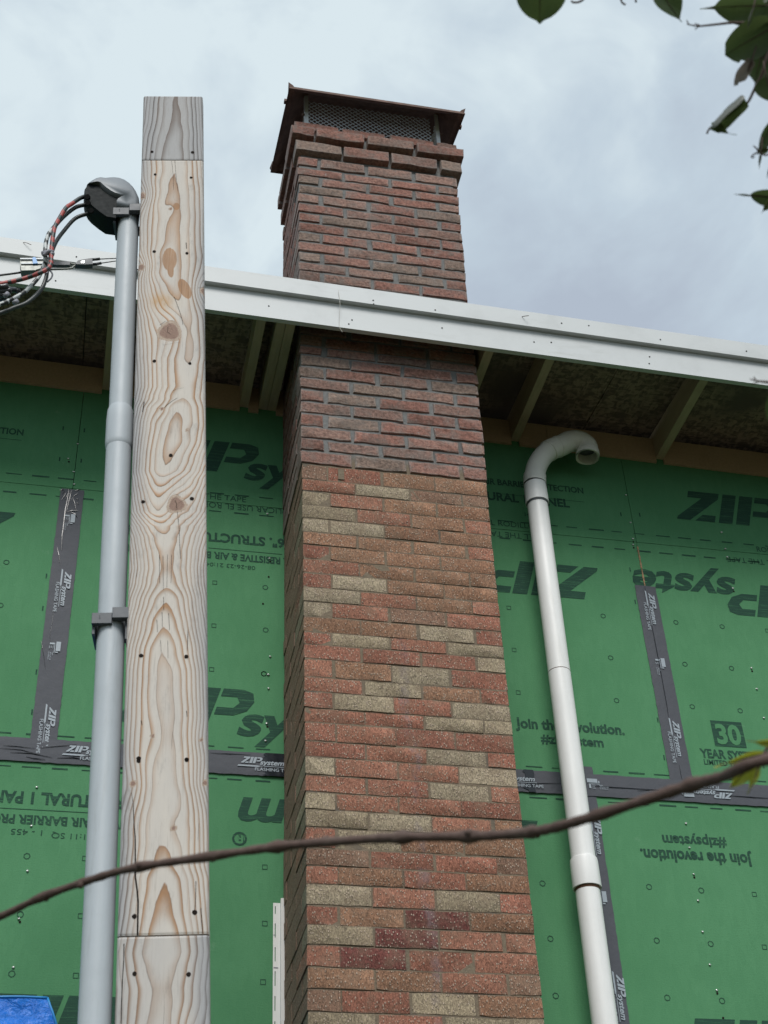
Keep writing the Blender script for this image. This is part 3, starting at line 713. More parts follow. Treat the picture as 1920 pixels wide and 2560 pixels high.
LOWZ = [5.373, 5.298, 5.240, 5.172, 5.106, 5.042, 4.981, 4.915, 4.851, 4.786, 4.723, 4.658, 4.592, 4.538, 4.476, 4.402, 4.342, 4.276, 4.220, 4.148, 4.088, 4.020, 3.957, 3.894, 3.830, 3.758, 3.697, 3.634, 3.564, 3.499, 3.434, 3.364, 3.297, 3.227]
LOWC = ['HBRPP','LRTBB','HTRPP','LTRPR','HTTPP','LPPPR','HRPPP','LRPPP','HRTPP','LTRPR','HTRBR','LPPTR','HRTRT','LRRRT','HRPTR','LRTPR','HRTRT','LRRTT','HRRRR','LRRTR','HTRRT','LRRTR','HTRRR','LTTRP','HRTPP','LBRRB','HRPRP','LTRTR','HRPDP','LTDRR','HRDRR','LPPRB','HBRTP','LTRTT']
z = LOWZ[-1]; kk = 0
while z > .15:
    z -= .0655; LOWZ.append(z); LOWC.append(('H' if len(LOWC) % 2 == 0 else 'L') + ''.join(rnd.choice('RRPPTRPB') for _ in range(4)))
UPZ = [7.191, 7.130, 7.066, 7.003, 6.934, 6.868, 6.803, 6.738, 6.671, 6.604, 6.540, 6.479, 6.412, 6.346, 6.281, 6.216, 6.151, 6.086, 6.021, 5.968, 5.904, 5.838, 5.773, 5.707, 5.641, 5.573, 5.508, 5.445]
UPS = ['L' if i % 2 == 0 else 'H' for i in range(13)] + ['H' if i % 2 == 0 else 'L' for i in range(6)] + ['L' if i % 2 == 0 else 'H' for i in range(9)]
UPS = list('LHLHLHLHLHLHL') + list('HLHLH') + list('HLHLHLHLHL')
side_jobs = []      # (size, args) of bricks on the left side: the largest seen become bricks, the rest one mass
NB = [0]
def right_x(z): return np.interp(z, [3.2, 4.1, 5.05, 5.5, 6.0, 6.5, 7.2], [1.607, 1.6055, 1.6085, 1.613, 1.622, 1.6185, 1.628])
def course(zt, zb, kind, cols, old, xl, xr, yf, yb, xr_side=True):
    jh = .0115 if old else .0045; jv = .016 if old else .0055
    H = (zt - zb) - jh; zc = zt - jh*.4 - H/2
    mod = (xr - xl + jv)/3.5
    cuts = [0, .5, 1.5, 2.5, 3.5] if kind == 'H' else [0, 1, 2, 3, 3.5]
    for i in range(4):
        a = xl + cuts[i]*mod + (jv*.0 if i == 0 else rnd.uniform(-.004, .004)); c = xl + cuts[i+1]*mod - jv + (0 if i == 3 else rnd.uniform(-.004, .004))
        last = (i == 3); half = c - a < .14
        D = (.20 if half else .095) if i in (0, 3) else .095
        if old: yj = rnd.uniform(-.0022, .0022)
        else: yj = rnd.uniform(-.0015, .0015)
        xa = a + (rnd.uniform(-.003, .003) if old else 0)*(i == 0)
        brick(c-xa, H, D, old, (xa+c)/2, yf+yj, zc+rnd.uniform(-.0012, .0012), colour(cols[i])); NB[0] += 1
    # left side
    y = yf + (.20 if kind == 'H' else .095) + jv
    while y < yb - .03:
        L = min(.20 if (y > yf+.2 or kind == 'L') else .20, yb - y)
        side_jobs.append((zt, (L, H, .09, old, xl, y + L/2, zc, rnd.choice(cols))))
        y += L + jv
for i in range(len(LOWZ)-1):
    if LOWZ[i+1] < 2.3: break
    course(LOWZ[i], LOWZ[i+1], LOWC[i][0], LOWC[i][1:], False, XL, right_x(LOWZ[i]), YF, YB)
LOWEND = LOWZ[i]
for i in range(len(UPZ)):
    zb = UPZ[i+1] if i+1 < len(UPZ) else LOWZ[0]
    course(UPZ[i], zb, UPS[i], 'UUUU', True, XL-.005, right_x(UPZ[i])+.003, YF-.003, YB)
# corbelled head: four courses
HEAD = [(7.527, 7.462, 'L', .848, 1.650, YF-.006), (7.462, 7.388, 'H', .832, 1.673, YF-.034), (7.372, 7.290, 'L', .851, 1.657, YF-.020), (7.268, 7.195, 'H', .864, 1.635, YF-.004)]
for zt, zb, kd, xa, xb, yf in HEAD:
    course(zt, zb, kd, 'UUUU', True, xa, xb, yf, YB + (YF-yf)*-1)
# lower part of the stack below the picture, the sides that face away and the far courses: real bricks joined in one mass
def mass_brick(b, a, c, r):
    b.box(a, c)
side_jobs.sort(key=lambda t: t[0])
take = max(0, min(len(side_jobs), 296 - NB[0]))
rest = MB()
inview = [j for j in side_jobs if j[0] > 3.15]
for zt, (L, H, D, old, x, y, zc, ck) in inview[:take]:
    o = brick(L, H, D, old, x, y, zc, colour(ck), -math.pi/2)
masses = {('old', 0): MB(), ('rug', 0): MB()}
mcol = {'old': (.225, .105, .08), 'rug': (.31, .15, .105)}
for zt, (L, H, D, old, x, y, zc, ck) in inview[take:] + [j for j in side_jobs if j[0] <= 3.15]:
    m_ = masses[('old' if old else 'rug', 0)]
    q = rnd.uniform(-.002, .002); m_.box((x+q, y-L/2, zc-H/2), (x+.09, y+L/2, zc+H/2))
for zt in LOWZ:                                                     # right face and foot of the stack
    H = .056; m_ = masses[('rug', 0)]
    k = rnd.random() < .5; y = YF + (.205 if k else .1)
    xr = right_x(zt)
    while y < YB-.03:
        L = min(.2, YB-y); m_.box((xr-.095, y, zt-.004-H), (xr+rnd.uniform(-.002, .002), y+L, zt-.004)); y += L+.008
    if zt <= LOWEND:
        x = XL + (0 if k else -.1)
        while x < xr-.03:
            x0 = max(x, XL); x1 = min(x+.2, xr)
            m_.box((x0, YF+rnd.uniform(-.002, .002), zt-.004-H), (x1, YF+.1, zt-.004)); x += .209
        m_.box((XL+.001, YF+.105, zt-.004-H), (XL+.1, YB, zt-.004))
for zt in UPZ:
    H = .051; m_ = masses[('old', 0)]; k = rnd.random() < .5; y = YF + (.21 if k else .105); xr = right_x(zt)+.002
    while y < YB-.03:
        L = min(.2, YB-y); m_.box((xr-.095, y, zt-.006-H), (xr+rnd.uniform(-.003, .003), y+L, zt-.006)); y += L+.018
    x = XL
    while x < xr-.03 and zt > 6.2:
        m_.box((x, YB-.095, zt-.006-H), (min(x+.2, xr), YB+.001, zt-.006)); x += .218
for (kd, _), m_ in masses.items():
    o = m_.build('side_brickwork', MT[kd], chim, kind='stuff'); o.color = (*mcol[kd], 1)
b = MB(); b.box((XL+.003, YF+.0022, 0), (1.6025, YB-.002, 5.376)); b.box((XL-.001, YF+.0032, 5.376), (1.612, YB-.004, 7.26))
b.box((.882, YF+.014, 7.255), (1.624, YB-.006, 7.380)); b.box((.868, YF+.010, 7.380), (1.632, YB+.002, 7.515))
b.build('mortar', MT['mortar'], chim)
# the open patch of mortar where old and new brick meet
b = MB(); b.box((1.012, YF-.002, 5.312), (1.036, YF+.02, 5.366)); b.build('mortar_patch', MT['mortar'], chim)
b = MB()
for a, c in (((1.05, -.40, 7.515), (1.43, -.37, 7.60)), ((1.05, -.13, 7.515), (1.43, -.10, 7.60)), ((1.05, -.37, 7.515), (1.08, -.13, 7.60)), ((1.40, -.37, 7.515), (1.43, -.13, 7.60))): b.box(a, c)
b.build('flue_liner', MT['clay'], chim)

# ------------------------------------------------------------------ the chimney's rain cap
def hz(y): return 7.640 + (y + .586)*.24
X0, X1, Y0, Y1 = .812, 1.672, -.590, .034
b = MB(); ix, iy = .040, .045
def ringp(x0, x1, y0, y1, dz): return [(x0, y0, hz(y0)+dz), (x1, y0, hz(y0)+dz), (x1, y1, hz(y1)+dz), (x0, y1, hz(y1)+dz)]
rings = [ringp(X0-.004, X1+.004, Y0-.004, Y1+.004, -.006), ringp(X0, X1, Y0, Y1, .010), ringp(X0+.022, X1-.022, Y0+.022, Y1-.022, .012), ringp(X0+.095, X1-.095, Y0+.105, Y1-.105, .098), ringp(X0+.13, X1-.13, Y0+.14, Y1-.14, .106)]
def shell(b, rs, th=.004):
    top = [Vector(p) for r in rs for p in r]
    n = len(rs); o = len(b.v)
    b.v += [tuple(p) for p in top] + [tuple(p - Vector((0, 0, th))) for p in top]
    N = len(top)
    for i in range(n-1):
        for k in range(4):
            k2 = (k+1) % 4; q = (o+i*4+k, o+i*4+k2, o+(i+1)*4+k2, o+(i+1)*4+k)
            b.f += [q, tuple(N+v for v in q[::-1])]; b.m += [0, 0]
    q = tuple(o+(n-1)*4+k for k in range(4)); b.f += [q, tuple(N+v for v in q[::-1])]; b.m += [0, 0]
    for k in range(4):
        k2 = (k+1) % 4; b.f.append((o+k, N+o+k, N+o+k2, o+k2)); b.m.append(0)
shell(b, rings)
cap = b.build('rain_cap', MT['rust'], chim); cap['label'] = 'rusty sheet metal rain cap on mesh'
for sx, x in ((-1, X0), (1, X1)):                                   # curled corner ears and the step in each side
    for y in (Y0, Y1):
        d = 1 if y == Y0 else -1; b = MB()
        b.hexa([(x, y, hz(y)-.004), (x-sx*.028, y, hz(y)-.004), (x-sx*.028, y+d*.03, hz(y)+.004), (x, y+d*.055, hz(y)+.002),
                (x+sx*.008, y-d*.008, hz(y)+.030), (x-sx*.014, y-d*.004, hz(y)+.016), (x-sx*.02, y+d*.03, hz(y)+.02), (x+sx*.002, y+d*.05, hz(y)+.018)])
        b.build('corner_lip', MT['rust'], cap)
    b = MB(); b.box((min(x, x+sx*.013), Y0+.09, 7.655), (max(x, x+sx*.013), Y0+.11, 7.672)); b.build('side_step', MT['rust'], cap)
LEGS = [(.912, -.472), (1.566, -.472), (.912, -.045), (1.566, -.045)]
for x, y in LEGS:
    s_ = 1 if x < 1.2 else -1; d = 1 if y < -.2 else -1
    b = MB(); b.box((x-.010*(s_ < 0)-.0, y, 7.520), (x+.018, y+.002*d, hz(y)+.030)) if False else b.box((x-.009, min(y, y+.002*d), 7.520), (x+.009, max(y, y+.002*d), hz(y)+.098))
    b.box((x-s_*.009-.001, min(y, y+d*.018), 7.520), (x-s_*.009+.001, max(y, y+d*.018), hz(y)+.098))
    o = b.build('leg', MT['lgrey'], cap)
    q = MB(); q.tube([(x-s_*.022, y-.004*d, 7.600), (x-s_*.012, y-.004*d, 7.602)], [.007, .007], 6); q.build('bolt', MT['stub'], cap)
def screen(x0, x1, y0, y1, z0, dx=.029, dz=.056):
    b = MB(); L = math.hypot(x1-x0, y1-y0); n = int(L/dx); rows = 7; ux, uy = (x1-x0)/L, (y1-y0)/L
    for k in range(n):
        for par in (0, 1):
            pts = []
            for r in range(rows+1):
                t = (k + (.0 if (r+par) % 2 == 0 else 1.0))*dx
                if t > L: t = L
                zz_ = z0 + r*dz/2; yy = y0 + uy*t
                if zz_ > hz(yy)+.10: break
                pts.append((x0+ux*t, yy, zz_))
            if len(pts) > 1: b.tube(pts, .0019, 3, caps=False)
    return b
b = screen(.922, 1.558, -.470, -.470, 7.522); bb = screen(.914, .914, -.46, -.06, 7.522); b.add(bb.v, bb.f); bb = screen(1.564, 1.564, -.46, -.06, 7.522); b.add(bb.v, bb.f)
b.build('mesh_screen', MT['lgrey'], cap)
b = MB()
for p, q in (((.93, -.42, 7.69), (1.16, -.26, 7.55)), ((1.56, -.42, 7.69), (1.34, -.26, 7.57))): b.tube([p, q], .006, 6)
b.build('brace', MT['rust'], cap)

# ------------------------------------------------------------------ timber post in front of the wall
PB = Vector((.3315, -1.902, 3.0)); PHI = -.1658; PW = .184
PA = Vector((math.cos(PHI), math.sin(PHI), 0)); PAX = Vector((-.0408, -.016, 1.0)); PN = Vector((-math.sin(PHI), math.cos(PHI), 0))   # PN points away from the camera
def on_post(px, py):
    """(u across 0..1, z) of the post's front face at a photograph pixel"""
    d = ray(px, py); nrm = PA.cross(PAX); t = (PB - CAM).dot(nrm)/d.dot(nrm); P = CAM + d*t
    zz_ = P.z; s_ = (P - PB - PAX*(zz_-3)).dot(PA); return s_/PW + .5, zz_
def post_pt(u, z, back=0.0): return PB + PA*((u-.5)*PW) + PAX*(z-3) + PN*back
def zy(y): return on_post(425, y)[1]
post = thing('timber_post', 'tall weathered timber post of laminated boards standing in front of the wall', 'post', post_pt(.5, 0, .057))
# figure of the grain, read down the post: row = photograph y, heart of the figure across, rings to the left edge, to the right edge, ring count at the heart
TAB_TOP = [(236, .56, 6.5, 5.5, .95), (300, .56, 6.0, 5.5, .75), (345, .54, 5.0, 5.5, .45), (400, .52, 4.8, 5.3, .20)]
TAB = [(398, .54, 5.6, 4.8, .98), (428, .55, 5.8, 4.6, .99), (470, .52, 5.8, 4.2, .78), (510, .50, 5.6, 4.4, .55), (550, .54, 5.2, 4.2, .72), (600, .52, 5.6, 4.2, .62), (640, .46, 6.2, 4.0, .35), (680, .44, 6.6, 4.4, .25),
       (720, .54, 7.6, 4.2, .60), (760, .62, 8.6, 3.6, .85), (800, .68, 9.5, 3.0, 1.10), (850, .72, 10., 2.6, 1.35), (890, .76, 10., 2.2, 1.65), (915, .76, 10., 2.2, 2.0), (965, .76, 10., 2.2, 2.38), (994, .68, 9.8, 3.0, 2.0), (1021, .60, 9.6, 3.4, 1.0), (1060, .58, 9.0, 3.8, .55),
       (1100, .56, 8.6, 4.6, .45), (1150, .48, 8.0, 6.0, .80), (1174, .46, 7.6, 6.6, 1.0), (1201, .45, 7.4, 7.0, 2.0), (1240, .44, 7.2, 7.4, 3.0), (1277, .46, 7.0, 7.4, 4.0), (1291, .46, 7.0, 7.2, 5.0), (1303, .46, 7.0, 7.0, 6.0), (1317, .46, 7.2, 6.8, 7.0), (1345, .48, 7.6, 7.0, 8.0),
       (1380, .49, 8.0, 7.6, 8.55), (1420, .49, 8.4, 8.2, 8.72), (1455, .49, 8.2, 8.4, 8.35), (1502, .47, 7.8, 8.8, 7.0), (1563, .46, 7.4, 8.6, 6.0), (1625, .46, 7.0, 8.2, 5.0), (1680, .47, 6.6, 7.8, 4.62), (1800, .49, 6.4, 7.6, 4.50), (1900, .50, 6.2, 7.4, 4.35), (1960, .51, 6.2, 7.2, 4.25),
       (1994, .52, 6.2, 7.0, 3.99), (2040, .53, 6.0, 6.8, 3.70), (2075, .53, 6.0, 6.8, 3.55), (2110, .52, 6.0, 6.6, 3.65), (2160, .51, 5.8, 6.4, 3.6), (2200, .51, 5.8, 6.2, 3.02), (2208, .51, 5.8, 6.2, 2.98), (2270, .50, 5.6, 6.0, 2.70), (2342, .49, 5.4, 6.0, 2.2)]
TAB_LOW = [(2336, .50, 4.6, 5.0, 1.25), (2380, .49, 4.4, 5.0, 1.05), (2420, .50, 4.2, 5.0, 1.42), (2470, .50, 4.4, 5.0, 1.70), (2520, .50, 4.4, 4.8, 1.55), (2600, .52, 4.6, 5.0, 1.2), (2900, .50, 5., 5., 1.8), (3600, .5, 5., 5., 2.4), (6000, .5, 5., 5., 3.0)]
KNOTS = [(424, 829, .145, .085, 2.2), (441, 1261, .105, .075, 2.6), (354, 489, .055, .06, 2.6), (352, 668, .05, .05, 2.4), (512, 727, .06, .06, 2.6), (405, 1022, .020, .045, .9), (434, 2070, .024, .05, 1.1), (382, 1840, .020, .05, .8), (332, 1959, .030, .05, 1.0), (512, 1957, .025, .045, 1.0), (503, 1850, .018, .04, .7), (469, 1075, .016, .03, .5), (427, 522, .022, .03, .5), (478, 2610, .12, .07, 2.0)]
PATCH = [(424, 648, .021, .048, 0), (426, 676, .009, .030, -.1), (462, 722, .017, .040, -.25), (441, 516, .010, .016, 0)]
KN = [(*on_post(px, py), r_*PW, s_, a_) for px, py, r_, s_, a_ in KNOTS]
def interp_tab(tab):
    zs = np.array([zy(t[0]) if t[0] < 2700 else zy(2560) - (t[0]-2560)*.00046 for t in tab]); o = np.argsort(zs)
    return zs[o], [np.array([t[i] for t in tab])[o] for i in range(1, 5)]
def smooth_interp(z, zs, v):
    """piecewise cosine interpolation"""
    i = np.clip(np.searchsorted(zs, z)-1, 0, len(zs)-2); t = np.clip((z-zs[i])/(zs[i+1]-zs[i]), 0, 1)
    t = .45*t + .55*(t*t*(3-2*t)); return v[i]*(1-t) + v[i+1]*t
def board(name, tab, z0, z1, back0, th, grey0, seed, label=None, nu=44, fine=True, shift=0.0):
    n = max(8, int((z1-z0)/(.0045 if fine else .02))); n = min(n, 620)
    zs, cols = interp_tab(tab); rs = np.random.RandomState(seed)
    u = np.linspace(0, 1, nu); zz_ = np.linspace(z0, z1, n+1); U, Z = np.meshgrid(u, zz_)
    c, nl, nr, e = [smooth_interp(Z, zs, v) for v in cols]
    wob = .012*np.sin(Z*23+seed) + .008*np.sin(Z*61+2*seed); c = c + wob
    tl = np.where(U < c, (c-U)/np.maximum(c, .05), (U-c)/np.maximum(1-c, .05)); N = np.where(U < c, nl, nr)
    x = tl; ring = e + 1.08*N*(.12*x + .88*np.power(np.sqrt(x*x+.004)-.0632, 1.85))
    ring = ring + .10*np.sin(U*9+Z*7+seed)*x
    knot = np.zeros_like(ring)
    for ku, kz, kr, ks, ka in KN:
        if not (z0-.05 < kz < z1+.05): continue
        du = (U-ku)*PW; dzv = (Z-kz)*.85; r_ = np.hypot(du, dzv)
        s2 = ks*.5; ring = ring + ka*np.exp(-(np.hypot(du, dzv*.62)/s2)**2)
        knot = np.maximum(knot, np.clip(1 - r_*(1+.10*np.sin(3*np.arctan2(dzv, du)+ku*40))/(kr*1.30), 0, 1))
    grey = grey0 + .95*np.clip((np.abs(U-.5)-.26)/.24, 0, 1)**1.1*(.55+.45*np.sin(Z*5.1+U*4+seed)) + .25*np.clip(.25-U, 0, .25)/.25
    stain = np.zeros_like(ring)
    su, sz = on_post(404, 752)
    if z0 < sz < z1: stain = np.exp(-(((U-su)/.17)**2 + ((Z-sz)/.030)**2))
    # geometry: the front face as a grid with eased long edges, then sides and back
    patch = np.zeros_like(ring)
    for px, py, wx, hy, sl in PATCH:
        pu, pz = on_post(px, py)
        if z0 < pz < z1:
            du = (U-pu)*PW - sl*(Z-pz); q_ = np.hypot(du/wx, (Z-pz)/hy); patch = np.maximum(patch, np.clip(1.35-q_, 0, 1))
    b = MB(); ease = .004
    for j in range(n+1):
        for i in range(nu):
            edge = min(u[i], 1-u[i])*PW; bk = back0 + (ease*(1-edge/ease)**2 if edge < ease else 0)
            if j in (0, n): bk += .0015
            b.v.append(tuple(post_pt(u[i]+shift/PW, zz_[j], bk)))
    for j in range(n):
        for i in range(nu-1): b.f.append((j*nu+i, j*nu+i+1, (j+1)*nu+i+1, (j+1)*nu+i)); b.m.append(0)
    o_ = len(b.v); cnt = (n+1)*nu
    for j in range(n+1): b.v.append(tuple(post_pt(shift/PW, zz_[j], back0+th))); b.v.append(tuple(post_pt(1+shift/PW, zz_[j], back0+th)))
    for j in range(n):
        b.f += [(o_+2*j, j*nu, (j+1)*nu, o_+2*j+2), (j*nu+nu-1, o_+2*j+1, o_+2*j+3, (j+1)*nu+nu-1), (o_+2*j+1, o_+2*j, o_+2*j+2, o_+2*j+3)]; b.m += [0, 0, 0]
    b.f.append((*[i for i in range(nu)][::-1], o_, o_+1)); b.m.append(0)
    b.f.append((*[n*nu+i for i in range(nu)], o_+2*n+1, o_+2*n)); b.m.append(0)
    ob = b.build(name, MT['wood'], post)
    me = ob.data; ext = lambda a, add=0: np.concatenate([a.ravel(), np.full(2*(n+1), .5) if add is None else a[:, [0, -1]].ravel()+add]).astype(np.float32)
    for nm, a, add in (('ring', ring, 9.5), ('grey', np.clip(grey, 0, 1), None), ('knot', knot, 0), ('across', U, None), ('stain', stain, 0), ('patch', patch, 0)):
        at_ = me.attributes.new(nm, 'FLOAT', 'POINT'); at_.data.foreach_set('value', ext(a, add))
    if label: ob['label'] = label
    return ob
zt_, zj1, zj2 = 5.570, zy(400), zy(2338)
TH = .038
b1 = board('board', TAB_TOP, zj1+.0012, zt_, 0, TH, .88, 3, 'short grey weathered board at the head of the post')
b2 = board('board', TAB, zj2+.0014, zj1-.0012, .0, TH, .06, 5, 'long pale board with knots and ring figure')
b3 = board('board', TAB_LOW, 0.0, zj2-.0014, 0, TH, .38, 9, 'lower board of the post')
board('board', TAB_LOW, 0.0, zt_-.01, TH+.001, TH, .3, 13, None, 8, False, -.0044); board('board', TAB_LOW, 0.0, zt_-.006, 2*TH+.002, TH, .3, 17, None, 8, False, -.0084)
# screws sunk in the boards, and the long split of the lower half
SCREWS = zz([(978,462),(1238,466),(998,608),(1229,628),(992,1104),(1202,1115),(992,1808),(1221,1823)],0,200,2.572) + zz([(455,1100),(160,1595),(678,1562)],320,880,4.2545) + zz([(268,1102),(748,1114),(242,2195),(752,2205)],290,1380,4.252) \
       + zz([(250,72),(640,65),(215,1337),(705,1305),(215,1802),(655,1808)],270,1880,3.252)
b = MB()
for px, py in SCREWS:
    u, z = on_post(px, py); c = post_pt(u, z); r_ = rnd.uniform(.0046, .0058)
    ring_ = [post_pt(u+math.cos(a)*r_/PW*rnd.uniform(.85, 1.1), z+math.sin(a)*r_*rnd.uniform(.9, 1.2), -.0006) for a in [k*math.pi/4 for k in range(8)]]
    b.poly(ring_[::-1] if False else ring_)
b.build('screw_holes', MT['hole'], post, kind='stuff')
b = MB()
sp = [on_post(px, py) for px, py in zz([(192,330),(205,420),(210,560),(222,700),(222,900),(222,1010),(238,1130),(245,1220),(243,1340),(240,1490)],270,1880,3.252)]
for i in range(len(sp)-1):
    (u0, z0_), (u1, z1_) = sp[i], sp[i+1]; w0, w1 = (.0003 + .0014*min(1, i/5))/PW, (.0003+.0014*min(1, (i+1)/5))/PW
    b.poly([post_pt(u1-w1, z1_, -.0007), post_pt(u1+w1, z1_, -.0007), post_pt(u0+w0, z0_, -.0007), post_pt(u0-w0, z0_, -.0007)])
def crk(pts, wd):
    q = [on_post(*p) for p in pts]
    for i in range(len(q)-1):
        (u0, z0_), (u1, z1_) = q[i], q[i+1]; w_ = wd/PW
        b.poly([post_pt(u1-w_*.7, z1_, -.0007), post_pt(u1+w_*.7, z1_, -.0007), post_pt(u0+w_, z0_, -.0007), post_pt(u0-w_, z0_, -.0007)])
Z1b = lambda l: zz(l, 320, 880, 4.2545); Z1a = lambda l: zz(l, 320, 380, 4.2545); Z1c = lambda l: zz(l, 290, 1380, 4.252)
for l, wd in ((Z1b([(390,590),(420,560),(460,530),(500,505),(525,488)]), .0007), (Z1b([(480,415),(510,398),(550,390),(590,380)]), .0006), (Z1b([(172,530),(165,580),(155,640)]), .0012), (Z1b([(485,1510),(510,1515),(545,1522)]), .0011),
              (Z1b([(500,1580),(515,1610),(520,1680)]), .0006), (Z1b([(515,1602),(550,1600)]), .0005), (Z1b([(525,1700),(535,1780),(545,1900),(550,2050),(560,2200)]), .0005),
              (Z1a([(425,1860),(420,1915),(460,1945)]), .0006), (Z1a([(420,1918),(375,1920)]), .0005), (Z1a([(150,490),(178,482)]), .0016), (Z1a([(745,1448),(780,1440),(815,1450)]), .0011), (Z1a([(340,1840),(400,1800),(470,1795)]), .0007), (Z1a([(380,2055),(450,2040),(560,2020)]), .0006),
              (Z1a([(500,90),(505,190),(520,330),(530,420)]), .0004), (Z1a([(465,95),(480,250),(485,400)]), .0004), (Z1a([(490,1540),(530,1640),(570,1760),(585,1840)]), .0006), (Z1a([(618,965),(622,1030)]), .0011),
              (Z1c([(505,480),(508,620)]), .0005), (Z1c([(560,650),(568,830)]), .0005), (Z1c([(490,640),(493,800)]), .0005), (Z1c([(435,720),(440,850)]), .0005), (Z1c([(475,940),(480,1060)]), .0004), (Z1c([(550,945),(553,1130)]), .0004), (Z1c([(460,30),(465,330)]), .0005), (Z1c([(500,40),(503,400)]), .0005), (Z1c([(548,30),(540,380)]), .0004), (Z1c([(590,30),(585,330)]), .0004), (Z1c([(268,1790),(278,1840)]), .0008), (Z1c([(750,1690),(755,1750)]), .0007),
              (zz([(715,1050),(713,1180),(705,1300)],270,1880,3.252), .0007), (zz([(755,1270),(762,1370),(768,1470)],270,1880,3.252), .0008), (zz([(130,1560),(128,1700),(118,1850),(112,2000),(108,2210)],270,1880,3.252), .0010)):
    crk(l, wd)
b.build('drying_checks', MT['hole'], post, kind='stuff')

# ------------------------------------------------------------------ service mast: grey conduit with its weather head
YC = -1.842
ct, cb_ = at(321, 555, YC), at(236, 2560, YC)
def cpt(z): t = (z-ct.z)/(cb_.z-ct.z); return ct + (cb_-ct)*t
def cz_(py): return at(321 + (py-555)*(236-321)/(2560-555), py, YC).z
mast = thing('conduit_mast', 'grey plastic conduit mast with a curved weather head, strapped beside the timber post', 'conduit', cpt(0))
zb_ = cz_(1118)
def lathe_along(prof, name, m, seg=28):
    b = MB(); b.tube([cpt(z) for z, r in prof], [r for z, r in prof], seg); o = b.build(name, m, mast); smooth_by_angle(o, 40); return o
lathe_along([(0, .0328), (zb_-.004, .0328)], 'pipe', MT['grey']); lathe_along([(cz_(1030), .0305), (cz_(540), .0305)], 'pipe', MT['grey'])
lathe_along([(zb_-.006, .0330), (zb_, .0352), (zb_+.010, .0358), (cz_(1052), .0355), (cz_(1030), .0338), (cz_(1024), .0310)], 'coupling', MT['grey'])
# weather head: hood over a dark insert, traced as a side view and given its width
def head_part(name, outline, m, half, rnd_=.35):
    """outline in photograph pixels on the plane of the mast; bulging sides"""
    pts = [at(px, py, YC) for px, py in outline]; c = sum(pts, Vector())/len(pts); b = MB(); k = len(pts)
    prof = [(-1, .55), (-.92, .78), (-.72, .93), (-.4, 1.0), (.4, 1.0), (.72, .93), (.92, .78), (1, .55)]
    for s_, sc in prof:
        for p in pts: q = c + (p-c)*(1-(1-sc)*rnd_*1.3); b.v.append((q.x, YC + s_*half, q.z))
    for i in range(len(prof)-1):
        for j in range(k):
            j2 = (j+1) % k; b.f.append((i*k+j, i*k+j2, (i+1)*k+j2, (i+1)*k+j)); b.m.append(0)
    b.f.append(tuple(range(k))[::-1]); b.f.append(tuple((len(prof)-1)*k+j for j in range(k))); b.m += [0, 0]
    o = b.build(name, m, mast); smooth_by_angle(o, 50); return o
ZH = lambda l: zz(l, 0, 440, 4.366)
head_part('weather_head', ZH([(1523,400),(1515,340),(1490,280),(1455,230),(1415,190),(1360,150),(1300,128),(1240,120),(1180,122),(1130,128),(1070,120),(1020,132),(970,160),(935,186),(960,178),(1010,172),(1050,182),(1085,215),(1130,255),(1190,298),(1250,328),(1320,345),(1390,350),(1330,380),(1285,410),(1268,440),(1400,470),(1520,470)]), MT['hood'], .046)
head_part('wire_insert', ZH([(1270,450),(1300,400),(1330,375),(1320,352),(1250,334),(1190,304),(1125,260),(1080,222),(1045,192),(1000,182),(950,190),(915,235),(920,290),(935,330),(960,380),(1000,425),(1080,490),(1160,545),(1262,560)]), MT['insert'], .034, .06)
b = MB()
for hx, hy in ((960, 235), (965, 300), (1000, 385)):
    p = at(*ZH([(hx, hy)])[0], YC-.034); b.tube([p + Vector((-.002, -.006, -.003)), p], .008, 10)
b.build('wire_hole', MT['dark'], mast)
def strap(py, name='strap'):
    z = cz_(py); c = cpt(z); b = MB()
    ax = (ct-cb_).normalized(); rt = PA.copy()
    def blk(x0, x1, y0, y1, z0, z1):
        ps = []
        for zz_ in (z0, z1):
            for x, y in ((x0, y0), (x1, y0), (x1, y1), (x0, y1)): ps.append(c + rt*x + PN*y + ax*zz_)
        b.hexa(ps)
    blk(-.041, .006, -.042, -.030, -.018, .012); blk(.007, .047, -.047, -.030, -.006, .024)
    blk(-.041, -.034, -.030, .040, -.040, .012); blk(.036, .047, -.030, .040, -.055, .024); blk(-.034, .036, .033, .041, -.020, .016)
    b.tube([c - rt*.022 - PN*.047, c - rt*.022 - PN*.045], .002, 6)
    o = b.build(name, MT['dgrey'], mast)
    md = o.modifiers.new('bevel', 'BEVEL'); md.width = .0025; md.segments = 2
strap(553); strap(1567)

# ------------------------------------------------------------------ service wires at the left
def cable(name, label, pts, r, mats, mfun, group, y0=YC, seg=9):
    P3 = [at(px, py, y0 + dy) for px, py, dy in pts]; sp_ = spline(P3, 7); b = MB()
    b.tube(sp_, r, seg, mfun=mfun); o = b.build(name, mats, None, True)
    o['label'] = label; o['category'] = 'cable'; o['group'] = group; return o
GR = 'service wires hanging from the weather head'
cable('power_cable', 'black cable wound with red tape bands, looping out of the weather head', [(222,488,0),(201.6,495,-.01),(181,508.7,-.02),(165,520,-.03),(149,545,-.04),(137,568,-.05),(131.7,595.8,-.05),(129,623,-.05),(128,646,-.05),(127,660,-.05),(119,672,-.05),(98,683,-.05),(68.7,694,-.04),(34,703,-.04),(0,710,-.04),(-150,742,-.04),(-420,790,-.04),(-900,840,-.04)],
      .0064, [MT['black'], MT['red']], lambda i, k: 1 if (i > 12 and ((i + k/9*2.0) % 6.0) < 3.1) or (12 < i < 20) else 0, GR)
